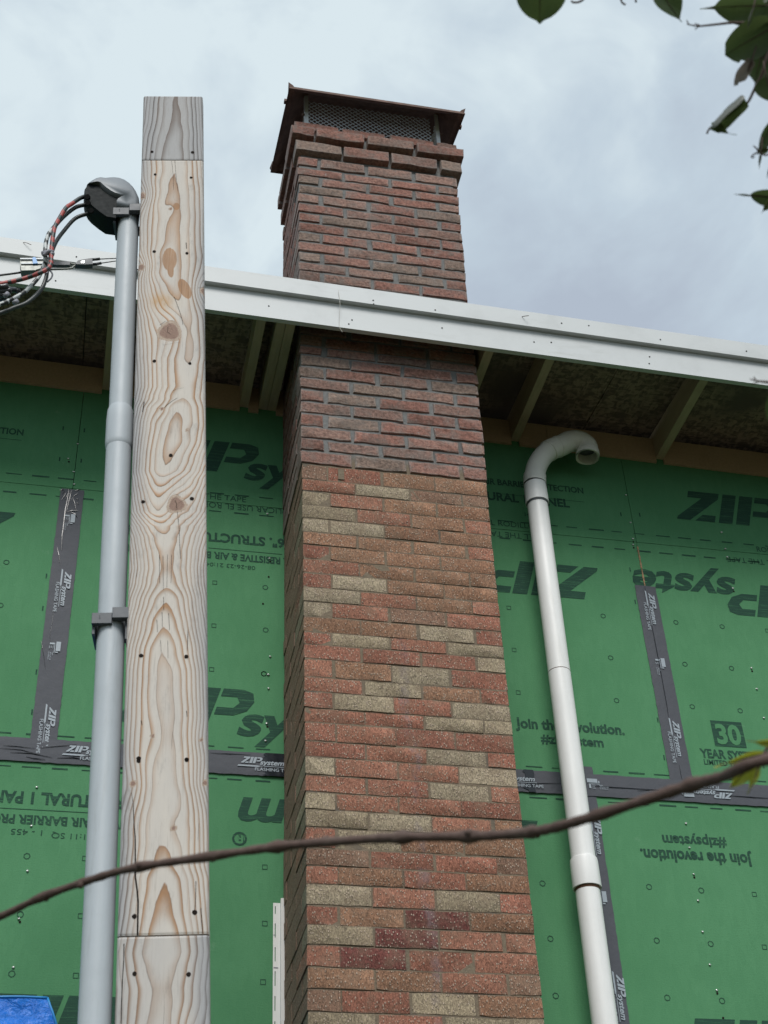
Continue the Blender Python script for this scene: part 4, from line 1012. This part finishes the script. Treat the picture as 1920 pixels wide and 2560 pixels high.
cable('power_cable', 'black cable wound with white tape bands, middle one out of the weather head', [(218,511,0),(190,518,-.005),(160,541,-.01),(135,568,-.02),(121,587,-.03),(114.5,609.5,-.03),(113,635,-.03),(114.5,651,-.03),(107.6,669,-.02),(91.6,699,-.02),(57,733,-.02),(23,751,-.02),(0,761,-.02),(-150,810,-.02),(-420,860,-.02),(-900,900,-.02)],
      .0062, [MT['black'], MT['cwhite']], lambda i, k: 1 if (i > 22 and ((i + k/9*2.4) % 6.0) < 3.3) else 0, GR)
cable('power_cable', 'plain black cable hanging lowest from the weather head', [(228,532,.01),(190,545,.01),(160,577,.01),(140,605,0),(128,635,-.01),(119,669,-.01),(114.5,696.5,-.01),(101,726,-.01),(68.7,756,-.01),(34,770,-.01),(0,783,-.01),(-150,830,-.01),(-420,880,-.01),(-900,915,-.01)],
      .0060, [MT['black']], None, GR)
b = MB(); b.tube(spline([at(118,705,YC-.02), at(129,694,YC-.02), at(130.5,684,YC-.02), at(123,676,YC-.02), at(116,684,YC-.03)], 5), .0024, 7)
o = b.build('tie_loop', MT['gtape'], None, True); o['label'] = 'small loop of grey wire below the taped cable bundle'; o['category'] = 'wire loop'
b = MB(); P3 = [at(106,634,YC-.04), at(120,632,YC-.048), at(133,637,YC-.05)]; b.tube(spline(P3, 4), .0075, 9); P3 = [at(108,640,YC-.05), at(120,628,YC-.056), at(132,630,YC-.05)]; b.tube(spline(P3, 4), .0055, 8)
o = b.build('tape_wrap', MT['gtape'], None, True); o['label'] = 'grey tape wrapped round the red and white banded cables'; o['category'] = 'tape'
# splices at the left edge
sp_t = thing('wire_splice', 'black rubber wire splices bunched among the cables at left edge of picture', 'splice', at(10, 727, YC-.03))
for i, (x0, y0, x1, y1, r_) in enumerate(((-30,722,22,716,.010),(-20,733,30,726,.009),(-40,742,26,736,.008),(20,722,48,728,.008),(-60,716,-5,724,.011),(-10,752,18,744,.006))):
    b = MB(); a, c = at(x0, y0, YC-.03+.008*i), at(x1, y1, YC-.04+.006*i); d = (c-a)/4
    b.tube([a, a+d*.2, a+d*1.2, a+d*2, a+d*2.8, a+d*3.8, c], [r_*.6, r_, r_*.92, r_*1.1, r_*.92, r_, r_*.6], 9); b.build('splice_sleeve', MT['splice'], sp_t, True)
for i, (x0, y0, x1, y1) in enumerate(((34,758,44,752),(12,741,20,733))):
    b = MB(); b.tube([at(x0, y0, YC-.045), at(x1, y1, YC-.045)], .0065, 8); b.build('wrap', MT['gtape'], sp_t, True)
# dead-end clamp of the messenger wire
YK = -1.80
clamp = thing('wire_clamp', 'bright steel wedge clamp on the messenger wire, with strip of blue tape', 'clamp', at(105, 666, YK))
def flat(name, pts, m, half):
    b = MB(); k = len(pts); P3 = [at(px, py, YK) for px, py in ZH(pts)]
    b.v = [(p.x, p.y-half, p.z) for p in P3] + [(p.x, p.y+half, p.z) for p in P3]
    b.f = [tuple(range(k)), tuple(k+i for i in range(k))[::-1]] + [(i, k+i, k+(i+1) % k, (i+1) % k) for i in range(k)]; b.m = [0]*len(b.f)
    return b.build(name, m, clamp)
flat('clamp_body', [(218,942),(222,1005),(232,1065),(380,1060),(470,1030),(470,945)], MT['steel'], .012)
flat('clamp_wedge', [(470,948),(470,985),(760,985),(770,950)], MT['dgrey'], .006)
flat('clamp_lip', [(218,940),(222,952),(470,952),(470,938)], MT['lgrey'], .016); flat('clamp_lip', [(228,990),(230,1002),(470,999),(470,988)], MT['lgrey'], .0155)
b = MB(); b.tube(spline([at(*q, YK) for q in ZH([(470,950),(620,947),(740,945),(790,962),(830,965)])], 4), .0026, 7); b.tube(spline([at(*q, YK) for q in ZH([(470,1022),(620,1018),(770,1010),(800,990),(835,970)])], 4), .0030, 7); b.build('bail', MT['steel'], clamp, True)
flat('connector', [(820,985),(850,945),(930,930),(1005,920),(1012,985),(930,990)], MT['dgrey'], .009)
flat('connector_link', [(885,958),(920,952),(920,974),(885,975)], MT['nail'], .0098)
flat('blue_tape_strip', [(352,936),(385,932),(412,1000),(360,1003)], MT['hem'], .0168)
b = MB()
for l in ([(985,915),(1090,905)], [(1015,965),(1105,952)]): b.tube([at(*q, YK) for q in ZH(l)], .0042, 7)
b.build('wire_sleeve', MT['wire'], clamp, True)
pe = post_pt(.02, on_post(356, 640)[1], .06)
b = MB()
for l in ([(1060,908),(1285,898)], [(1080,955),(1285,925)]):
    q = [at(*r_, YK) for r_ in ZH(l)]; b.tube([q[0], q[1], q[1] + (pe - q[1])*1.0], .0016, 6)
b.tube(spline([at(*q, YK) for q in ((52,681), (0,688), (-200,712), (-900,800))], 4), .0032, 7)
b.build('messenger_wire', MT['wire'], clamp, True)

# ------------------------------------------------------------------ white vent pipe
YV = -.125
vent = thing('vent_pipe', 'white plastic vent pipe on the wall with a hooked elbow at its top', 'pipe', (1.955, YV, 0))
def vx(py, px): return at(px, py, YV)
v0 = at(1512, 2560, YV); v1 = at(1345, 1272, YV)
vdir = (v1 - v0)/(v1.z - v0.z)
def vp(z): return v0 + vdir*(z - v0.z)
def vz_(py): return at(1345 + (py-1272)*(1512-1345)/(2560-1272), py, YV).z
def vlathe(prof, name, m, parent=vent, hollow=None, seg=32):
    b = MB(); b.tube([vp(z) for z, r in prof], [r for z, r in prof], seg); o = b.build(name, m, parent); smooth_by_angle(o, 30); return o
zlo = vz_(2222)
vlathe([(0, .0442), (zlo+.03, .0442)], 'pipe', MT['pvc']); vlathe([(zlo+.03, .0445), (vz_(1683), .0445)], 'pipe', MT['pvc']); vlathe([(vz_(1683)+.0035, .0442), (vz_(1262), .0442)], 'pipe', MT['pvc'])
vlathe([(vz_(1683)-.001, .0437), (vz_(1683)+.0045, .0437)], 'joint_line', MT['stub'])
vlathe([(zlo, .0475), (zlo, .0515), (zlo+.004, .0520), (vz_(2158), .0508), (vz_(2150), .0492), (vz_(2148), .0446)], 'coupling', MT['pvc'])
vlathe([(zlo-.010, .0447), (zlo+.002, .0468)], 'rust_ring', mat_plain('rust_stain', (.13, .065, .035), .7, 0, .3, .5, 90))
ztop = vz_(1258)
vlathe([(ztop-.004, .0500), (ztop, .0505), (vz_(1222), .0490), (vz_(1214), .0485)], 'coupling', MT['pvc'])
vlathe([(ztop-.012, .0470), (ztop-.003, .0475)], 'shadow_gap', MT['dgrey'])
ps = vp(vz_(1212)); ZV = lambda x, y: at(1180+x/2.242, 740+y/2.242, YV)
path = spline([ps, ZV(352, 1010), ZV(362, 960), ZV(392, 905), ZV(440, 862), ZV(500, 838), ZV(552, 814), ZV(602, 816), ZV(637, 840), ZV(647, 868), ZV(648, 902)], 6)
path[-1] = path[-1]; n = len(path)
rad = [.0500 if i < n*.10 else (.0455 if i < n*.37 else (.0485 if i < n*.44 else (.0485 if i < n*.62 else .0490))) for i in range(n)]
rad[-8:] = [.0475, .0482, .0510, .0525, .0530, .0530, .0530, .0530]
i0 = int(n*.47)
b = MB(); b.tube(path[:i0+1], rad[:i0+1], 28, caps=False); o = b.build('elbow', MT['elbow'], vent); smooth_by_angle(o, 40)
b = MB(); b.tube(path[i0:], [r_*1.0 for r_ in rad[i0:]], 28, caps=False)
# the open mouth has a wall thickness and a dark bore
inner = [p for p in path[::-1][:9]]; b.tube([path[-1]] + inner, [rad[-1]] + [.0455]*len(inner), 28, caps=False)
o = b.build('elbow', MT['elbow'], vent); smooth_by_angle(o, 40)
b = MB(); c = path[-9]; t = (path[-8]-path[-9]).normalized(); b.tube([c, c + t*.001], .042, 24); b.build('bore', MT['dgrey'], o)
for k, w_ in ((i0, .0505), (int(n*.38), .0498)):
    b = MB(); t = (path[k+1]-path[k-1]).normalized(); b.tube([path[k]-t*.006, path[k]-t*.004, path[k]+t*.004, path[k]+t*.006], [w_-.003, w_, w_, w_-.003], 28); o2 = b.build('socket_rim', MT['elbow'], vent); smooth_by_angle(o2, 40)
for z in (.8, 2.2):                                            # brackets behind the pipe, hidden from here
    c = vp(z); b = MB(); b.box((c.x-.02, c.y+.04, z-.015), (c.x+.02, -.001, z+.015)); b.build('bracket', MT['pvc'], vent)

# ------------------------------------------------------------------ vinyl corner channel at the chimney's foot
ch = thing('vinyl_channel', 'slotted white vinyl channel strip upright on the wall beside the chimney', 'trim strip', (.857, 0, 2.2))
b = MB(); zt2 = 3.777; x0, x1, xs0, xs1 = .8345, .8590, .8405, .8435
zc = zt2; segs = [zt2 - .019]
b.box((x0, -.0045, 2.2), (xs0, -.003, zt2)); b.box((xs1, -.0045, 2.2), (x1, -.003, zt2))
z = zt2; sl = zt2 - .012
while z > 2.2:
    b.box((xs0, -.0045, max(2.2, z-.034)), (xs1, -.003, z)) if z < zt2 else b.box((xs0, -.0045, sl), (xs1, -.003, zt2))
    if z == zt2: z = sl - .028
    else: z = z - .034 - .028 - .022 + .0
b.build('nail_hem', MT['vinyl'], ch)
b = MB(); b.box((x1+.0002, -.020, 2.2), (.8765, -.003, zt2+.012)); b.build('channel', MT['vinyl'], ch)
b = MB(); b.box((x0+.002, -.0052, 3.545), (x0+.018, -.0046, 3.549)); b.box((x0+.001, -.0052, 3.66), (x0+.010, -.0046, 3.6625)); b.build('scuff', MT['gtape'], ch)
b = MB(); b.tube([(.8755, -.012, 3.789), (.872, -.010, 3.84)], [.003, .0005], 5); b.build('torn_lip', MT['vinyl'], ch)

# ------------------------------------------------------------------ blue tarpaulin in the lower left corner
def tarp():
    b = MB(); nx, nz = 70, 80; rs = random.Random(5)
    xr_top = at(118, 2497, -.10).x; zt = lambda x: 3.394 + .02*math.sin(x*3) - .012*(x+.05)
    fold = [(rs.uniform(-1.2, .1), rs.uniform(2.6, 3.4), rs.uniform(-1.2, 1.2), rs.uniform(.03, .09), rs.uniform(.008, .022)) for _ in range(46)]
    def hgt(x, z):
        h = 0
        for fx, fz, fa, fw, fh in fold:
            d = (x-fx)*math.sin(fa) + (z-fz)*math.cos(fa); l = (x-fx)*math.cos(fa) - (z-fz)*math.sin(fa)
            h += fh*math.exp(-(d/fw*2.2)**2)*math.exp(-(l/.30)**2)
        return h
    for j in range(nz+1):
        t = j/nz
        for i in range(nx+1):
            s_ = i/nx; z = 3.395 - t*1.9
            xr = xr_top + .30*t*.9 + .02*math.sin(t*9) + .34*min(t, .25)
            x = -1.6 + (xr + 1.6)*s_
            zz_ = z + (zt(x)-3.395)*(1-t)
            y = -.045 - hgt(x, zz_) - .10*math.sin(min(1, t*5)*math.pi/2)*min(1, (1-s_)*9) - .02*min(1, t*6)
            b.v.append((x, y, zz_))
    for j in range(nz):
        for i in range(nx):
            a = j*(nx+1)+i; b.f.append((a, a+nx+1, a+nx+2, a+1)); b.m.append(0)
    o = b.build('blue_tarp', MT['tarp'], None, True); o['label'] = 'crumpled blue tarpaulin against the wall in the lower corner'; o['category'] = 'tarp'
    h = MB(); h.tube([b.v[i] for i in range(nx+1)], .0045, 5); h.tube([b.v[j*(nx+1)+nx] for j in range(nz+1)], .0045, 5)
    h.build('hem', MT['hem'], o, True)
tarp()

# ------------------------------------------------------------------ the tree close to the camera: branch, twigs and leaves that hang into the picture
tree = thing('garden_tree', 'leafy garden tree beside the camera, its branch crossing low and leaves hanging at right', 'tree', (2.05, -3.75, 0))
TR = Vector((2.05, -3.75, 0))
b = MB(); b.tube(spline([TR, TR+Vector((.03, .0, .8)), TR+Vector((-.02, .03, 1.6)), TR+Vector((.05, 0, 2.4)), TR+Vector((.02, .05, 3.2)), TR+Vector((.1, 0, 4.1))], 5), [.075*(1-.75*i/25) for i in range(26)], 10)
b.build('trunk', MT['bark'], tree, True)
def D(x, y): return (x*1920/1659, y*1920/1659)
BR = [D(*q) for q in ((-260,2075),(-120,2025),(0,1980),(95,1936),(220,1893),(300,1873),(440,1852),(600,1829),(735,1817),(870,1809),(1040,1806),(1150,1797),(1230,1779),(1350,1742),(1490,1697),(1560,1678),(1659,1640))]
bp = [far(x, y, 1.62 - .50*i/(len(BR)-1)) for i, (x, y) in enumerate(BR)]
ext = [bp[-1] + Vector((.14, .06, .06)), bp[-1] + Vector((.42, .16, .22)), TR + Vector((-.06, .02, 2.35))]
sp_ = spline(bp + ext, 6); nn = len(sp_)
rad = []
for i in range(nn):
    t = i/(len(bp)*6); rad.append((.0037 + .0012*min(t, 1)) if t < 1 else .0049 + .012*(t-1)*2.5)
nodes = [far(*D(*q), d) for q, d in (((95,1936),1.53),((300,1873),1.46),((600,1829),1.40),((865,1808),1.34),((1155,1797),1.28),((1495,1696),1.18),((455,1850),1.43),((1010,1804),1.31),((1310,1752),1.23),((700,1818),1.39),((170,1908),1.50))]
for i, p in enumerate(sp_):
    dm = min((p-q).length for q in nodes); rad[i] *= 1 + .55*math.exp(-(dm/.007)**2) + .09*math.sin(i*2.7) + .06*math.sin(i*1.1)
b = MB(); b.tube(sp_, rad, 10)
for k, q in enumerate(nodes):
    s_ = 1 if k % 2 else -1; u_ = UP*s_*.6 + RT*.5; b.tube([q, q + u_*.005, q + u_*.008], [.0042, .0036, .0016], 7)
b.build('branch', MT['bark'], tree, True)

def leaf(base, tip, width, m, turn=0.0, stalk=True, curl=.5, sag=.05, tailed=.12, asym=0.0, parent=tree, nv=7, nu=14, wav=.02, seed=0, shape=.75, bite=0):
    """a leaf from base to tip: blade folded along the midrib, rolled by curl, drooping by sag, drawn out to a tail"""
    base, tip = Vector(base), Vector(tip); ax = tip-base; L = ax.length; ax.normalize()
    toc = (CAM - (base+tip)/2).normalized(); side = ax.cross(toc).normalized(); nrm = side.cross(ax).normalized()
    side, nrm = side*math.cos(turn)+nrm*math.sin(turn), nrm*math.cos(turn)-side*math.sin(turn)
    rs = random.Random(seed); b = MB(); ph = rs.uniform(0, 6)
    for i in range(nu+1):
        t = i/nu; tb = min(1, t/(1-tailed)) if tailed else t
        wd = width/2*(math.sin(math.pi*min(1, tb**.82))**shape if 0 < tb < 1 else 0)
        if tailed and t > .82: wd = max(wd, width*.035*(1-t)/.18)
        wd = max(wd, .0004)
        mid = base + ax*(L*t) - nrm*(sag*L*math.sin(math.pi*t)) + nrm*(.10*L*max(0, t-.75)**1.5)
        for j in range(nv):
            s_ = -1+2*j/(nv-1); a = s_*curl*(1+asym*s_)*1.0
            if bite and t > .75 and s_ < 0 : wl_ = wd*(1-bite*rs.random())
            else: wl_ = wd
            if abs(curl) > 1e-3: x = math.sin(a)/abs(curl)*wl_; y = (1-math.cos(a))/curl*wl_
            else: x, y = s_*wl_, 0
            y += .16*abs(s_)*wl_ + wav*width*math.sin(9*t+ph+s_*2)*abs(s_)
            b.v.append(tuple(mid + side*x + nrm*y))
    for i in range(nu):
        for j in range(nv-1):
            a = i*nv+j; b.f.append((a, a+1, a+nv+1, a+nv)); b.m.append(0)
    o = b.build('leaf', m, parent, True)
    if not stalk: return o
    st = MB(); st.tube([base - ax*.018 - nrm*.002, base, base + ax*L*.5 - nrm*(sag*L), tip], [.0009, .0009, .0006, .0002], 5); st.build('stalk', MT['bark'], o, True)
    return o
Dl = 1.75
def lf(b0, t0, wpx, m, d=Dl, dd=0.0, **k):
    return leaf(far(*b0, d), far(*t0, d+dd), wpx*d/F_PX, m, **k)
def twig(pts, r0, r1, d=Dl):
    P3 = [far(x, y, d+dz) for x, y, dz in pts]; s_ = spline(P3, 5); b = MB(); n = len(s_)
    b.tube(s_, [r0+(r1-r0)*i/(n-1) for i in range(n)], 6); return b.build('twig', MT['bark'], tree, True)
A = lambda x, y: (1700+x/7.54, y/7.54); B2 = lambda x, y: (1700+x/6.145, 200+y/6.145)
# top edge
lf((1352, -60), (1349, 60), 128, MT['leaf'], 1.7, .02, turn=.15, curl=.3, tailed=.06, shape=.55, seed=1, sag=.03)
lf((1640, -45), (1704, 56), 80, MT['leaf'], 1.75, .0, turn=.5, curl=.5, tailed=.10, seed=2)
twig([(1470, -40, 0), (1462, -8, 0), (1450, 4, 0), (1434, 6, 0), (1428, 2, 0)], .0016, .0012); twig([(1548, -25, 0), (1554, 4, 0), (1564, 12, 0)], .0010, .0012); twig([(1588, -25, 0), (1590, 6, 0)], .0010, .0012)
# the cluster at the right edge
lf((1915, 14), (1750, 22), 92, MT['leaf'], 1.72, .03, turn=.2, curl=.45, tailed=.20, seed=3, sag=.06)
lf((1930, -30), (1788, -6), 96, MT['leaf'], 1.78, .0, turn=-.3, curl=.4, seed=4); lf((1970, -10), (1850, 44), 110, MT['leaf'], 1.80, .0, turn=.6, curl=.5, seed=5)
lf((1935, 66), (1812, 138), 98, MT['leaf'], 1.70, .0, turn=.1, curl=.3, tailed=.0, shape=.36, bite=.25, seed=6, sag=.03)
lf((1940, 20), (1880, 120), 100, MT['leaf'], 1.76, .0, turn=-.4, curl=.6, seed=7); lf((1960, 60), (1905, 130), 60, MT['leaf'], 1.79, 0, turn=.3, curl=.5, seed=8)
lf((1884, 20), (1868, 72), 18, MT['dleaf'], 1.68, 0, turn=1.0, curl=1.0, seed=9)
twig([(1990, 40, .02), (1935, 55, 0), (1880, 57, 0), (1830, 57, 0), (1790, 61, 0), (1752, 65, 0), (1735, 64, 0), (1720, 61, 0)], .0024, .0007, 1.70)
for l in ([(1752, 65, 0), (1744, 68, 0), (1738, 74, 0)], [(1752, 65, 0), (1744, 61, 0), (1736, 59, 0)], [(1722, 62, 0), (1719, 55, 0), (1717, 50, 0)], [(1722, 61, 0), (1717, 61, 0)], [(1866, 63, 0), (1858, 68, 0), (1856, 75, 0)]): twig(l, .0009, .0005, 1.70)
lf((1878, 148), (1834, 214), 40, MT['dry'], 1.70, 0, turn=.3, curl=1.1, tailed=.0, stalk=False, shape=.4, seed=10, wav=.10, bite=.6); lf((1880, 150), (1868, 184), 14, MT['dry'], 1.70, 0, turn=.3, curl=1.4, seed=11, wav=.1)
lf((1908, 124), (1886, 214), 80, MT['leaf'], 1.72, 0, turn=.2, curl=.4, seed=12, shape=.55); lf((1915, 190), (1930, 262), 66, MT['leaf'], 1.69, 0, turn=-.2, curl=.4, seed=13); lf((1925, 140), (1912, 196), 46, MT['leaf'], 1.74, 0, turn=.5, curl=.6, seed=14)
lf((1900, 120), (1884, 140), 20, MT['dry'], 1.71, 0, turn=.3, curl=.8, seed=15, wav=.12); lf((1918, 112), (1905, 150), 22, MT['dry'], 1.72, 0, turn=.9, curl=.8, seed=16, wav=.12)
twig([(1995, 20, .03), (1935, 95, .01), (1915, 150, 0), (1903, 190, 0), (1889, 217, 0), (1876, 245, 0), (1868, 258, 0), (1855, 276, 0), (1838, 294, 0), (1818, 308, 0), (1800, 316, 0)], .0026, .0010, 1.70)
lf((1856, 238), (1772, 322), 70, MT['dleaf'], 1.69, .0, turn=.9, curl=1.75, tailed=.03, stalk=False, seed=17, sag=.02, shape=.16); twig([(1868, 258, 0), (1858, 257, 0), (1850, 254, 0)], .0009, .0009, 1.70)
lf((1778, 308), (1842, 338), 30, MT['dleaf'], 1.69, 0, turn=.5, curl=1.2, tailed=.3, stalk=False, seed=18, sag=.18); twig([(1776, 318, 0), (1771, 326, 0), (1767, 334, 0)], .0011, .0013, 1.69); lf((1858, 250), (1800, 302), 30, MT['dleaf'], 1.695, 0, turn=-.5, curl=1.0, tailed=.0, stalk=False, shape=.4, seed=31, bite=.5)
lf((1935, 300), (1893, 388), 46, MT['leaf'], 1.72, 0, turn=.5, curl=.9, tailed=.05, seed=19); lf((1922, 372), (1895, 385), 16, MT['dleaf'], 1.72, 0, turn=.2, curl=.8, seed=20)
twig([(1897, 378, 0), (1890, 370, 0), (1883, 364, 0)], .0014, .0006, 1.71); twig([(1896, 380, 0), (1886, 385, 0), (1879, 391, 0), (1881, 395, 0), (1887, 391, 0)], .0010, .0006, 1.71)
lf((1903, 380), (1898, 422), 8, MT['dleaf'], 1.71, 0, turn=.4, curl=.8, seed=21, sag=.1); twig([(1940, 380, 0), (1915, 388, 0), (1902, 384, 0)], .0012, .0008, 1.71)
lf((1950, 498), (1876, 486), 46, MT['leaf'], 1.74, 0, turn=.3, curl=.6, tailed=.0, seed=22, shape=.55); lf((1882, 490), (1836, 486), 6, MT['dleaf'], 1.74, 0, turn=.2, curl=.8, seed=23, sag=.1)
lf((1935, 490), (1903, 534), 26, MT['dleaf'], 1.73, 0, turn=.5, curl=.7, seed=24, bite=.4); lf((1930, 405), (1917, 445), 14, MT['leaf'], 1.73, 0, turn=.8, curl=.8, seed=25)
# right edge below the eave
lf((1945, 1075), (1918, 975), 40, MT['leaf'], 1.6, 0, turn=.4, curl=.6, seed=26); twig([(1980, 965, 0), (1930, 957, 0), (1915, 955, 0), (1897, 953, 0), (1882, 950, 0)], .0022, .0008, 1.6)
for l in ([(1897, 953, 0), (1889, 958, 0), (1879, 961, 0)], [(1890, 951, 0), (1886, 945, 0), (1884, 942, 0)], [(1882, 950, 0), (1874, 947, 0)]): twig(l, .0008, .0005, 1.6)
# yellowing leaves by the branch
lf((1952, 1850), (1866, 1852), 26, MT['yleaf'], 1.30, 0, turn=.5, curl=.9, tailed=.22, seed=27, sag=-.10)
lf((1925, 1882), (1786, 1918), 34, MT['yleaf'], 1.30, .02, turn=.4, curl=.7, tailed=.22, seed=28, wav=.12); lf((1912, 1880), (1822, 1974), 46, MT['yleaf'], 1.32, .02, turn=.3, curl=.6, tailed=.05, seed=29, wav=.14, bite=.3)
lf((1900, 1905), (1870, 1985), 34, MT['yleaf'], 1.30, 0, turn=-.6, curl=.8, tailed=.15, seed=30, wav=.08); twig([(1990, 1850, -.04), (1935, 1878, -.02), (1915, 1882, 0), (1905, 1890, 0)], .0016, .0009, 1.30)
# limbs that carry the twigs, out of the picture, with some more leaves on them
hubs = [far(1990, 30, 1.72), far(1660, -120, 1.75), far(1980, 400, 1.74), far(1990, 965, 1.6)]
for q in hubs:
    b = MB(); s_ = spline([TR + Vector((.02, .03, max(2.2, min(3.6, q.z-.4)))), (TR*.45 + q*.55) + Vector((0, 0, .12 + q.z*.0)) + Vector((0, 0, TR.z)), q], 8) if False else spline([Vector((TR.x+.02, TR.y+.02, max(1.9, min(3.7, q.z-.25)))), Vector(((TR.x+q.x)/2, (TR.y+q.y)/2, q.z+.02)), q], 8)
    b.tube(s_, [.014 - .011*i/(len(s_)-1) for i in range(len(s_))], 7); b.build('limb', MT['bark'], tree, True)
    rs = random.Random(int(q.z*1000))
    for k in range(9):
        p = s_[rs.randrange(3, len(s_)-4)]; d = Vector((rs.uniform(-.3, 1), rs.uniform(-1, .2), rs.uniform(-.9, .4))).normalized()
        leaf(p, p + d*rs.uniform(.05, .075), rs.uniform(.03, .045), MT['leaf'], rs.uniform(-1, 1), rs.uniform(.2, .8), seed=rs.randrange(99))
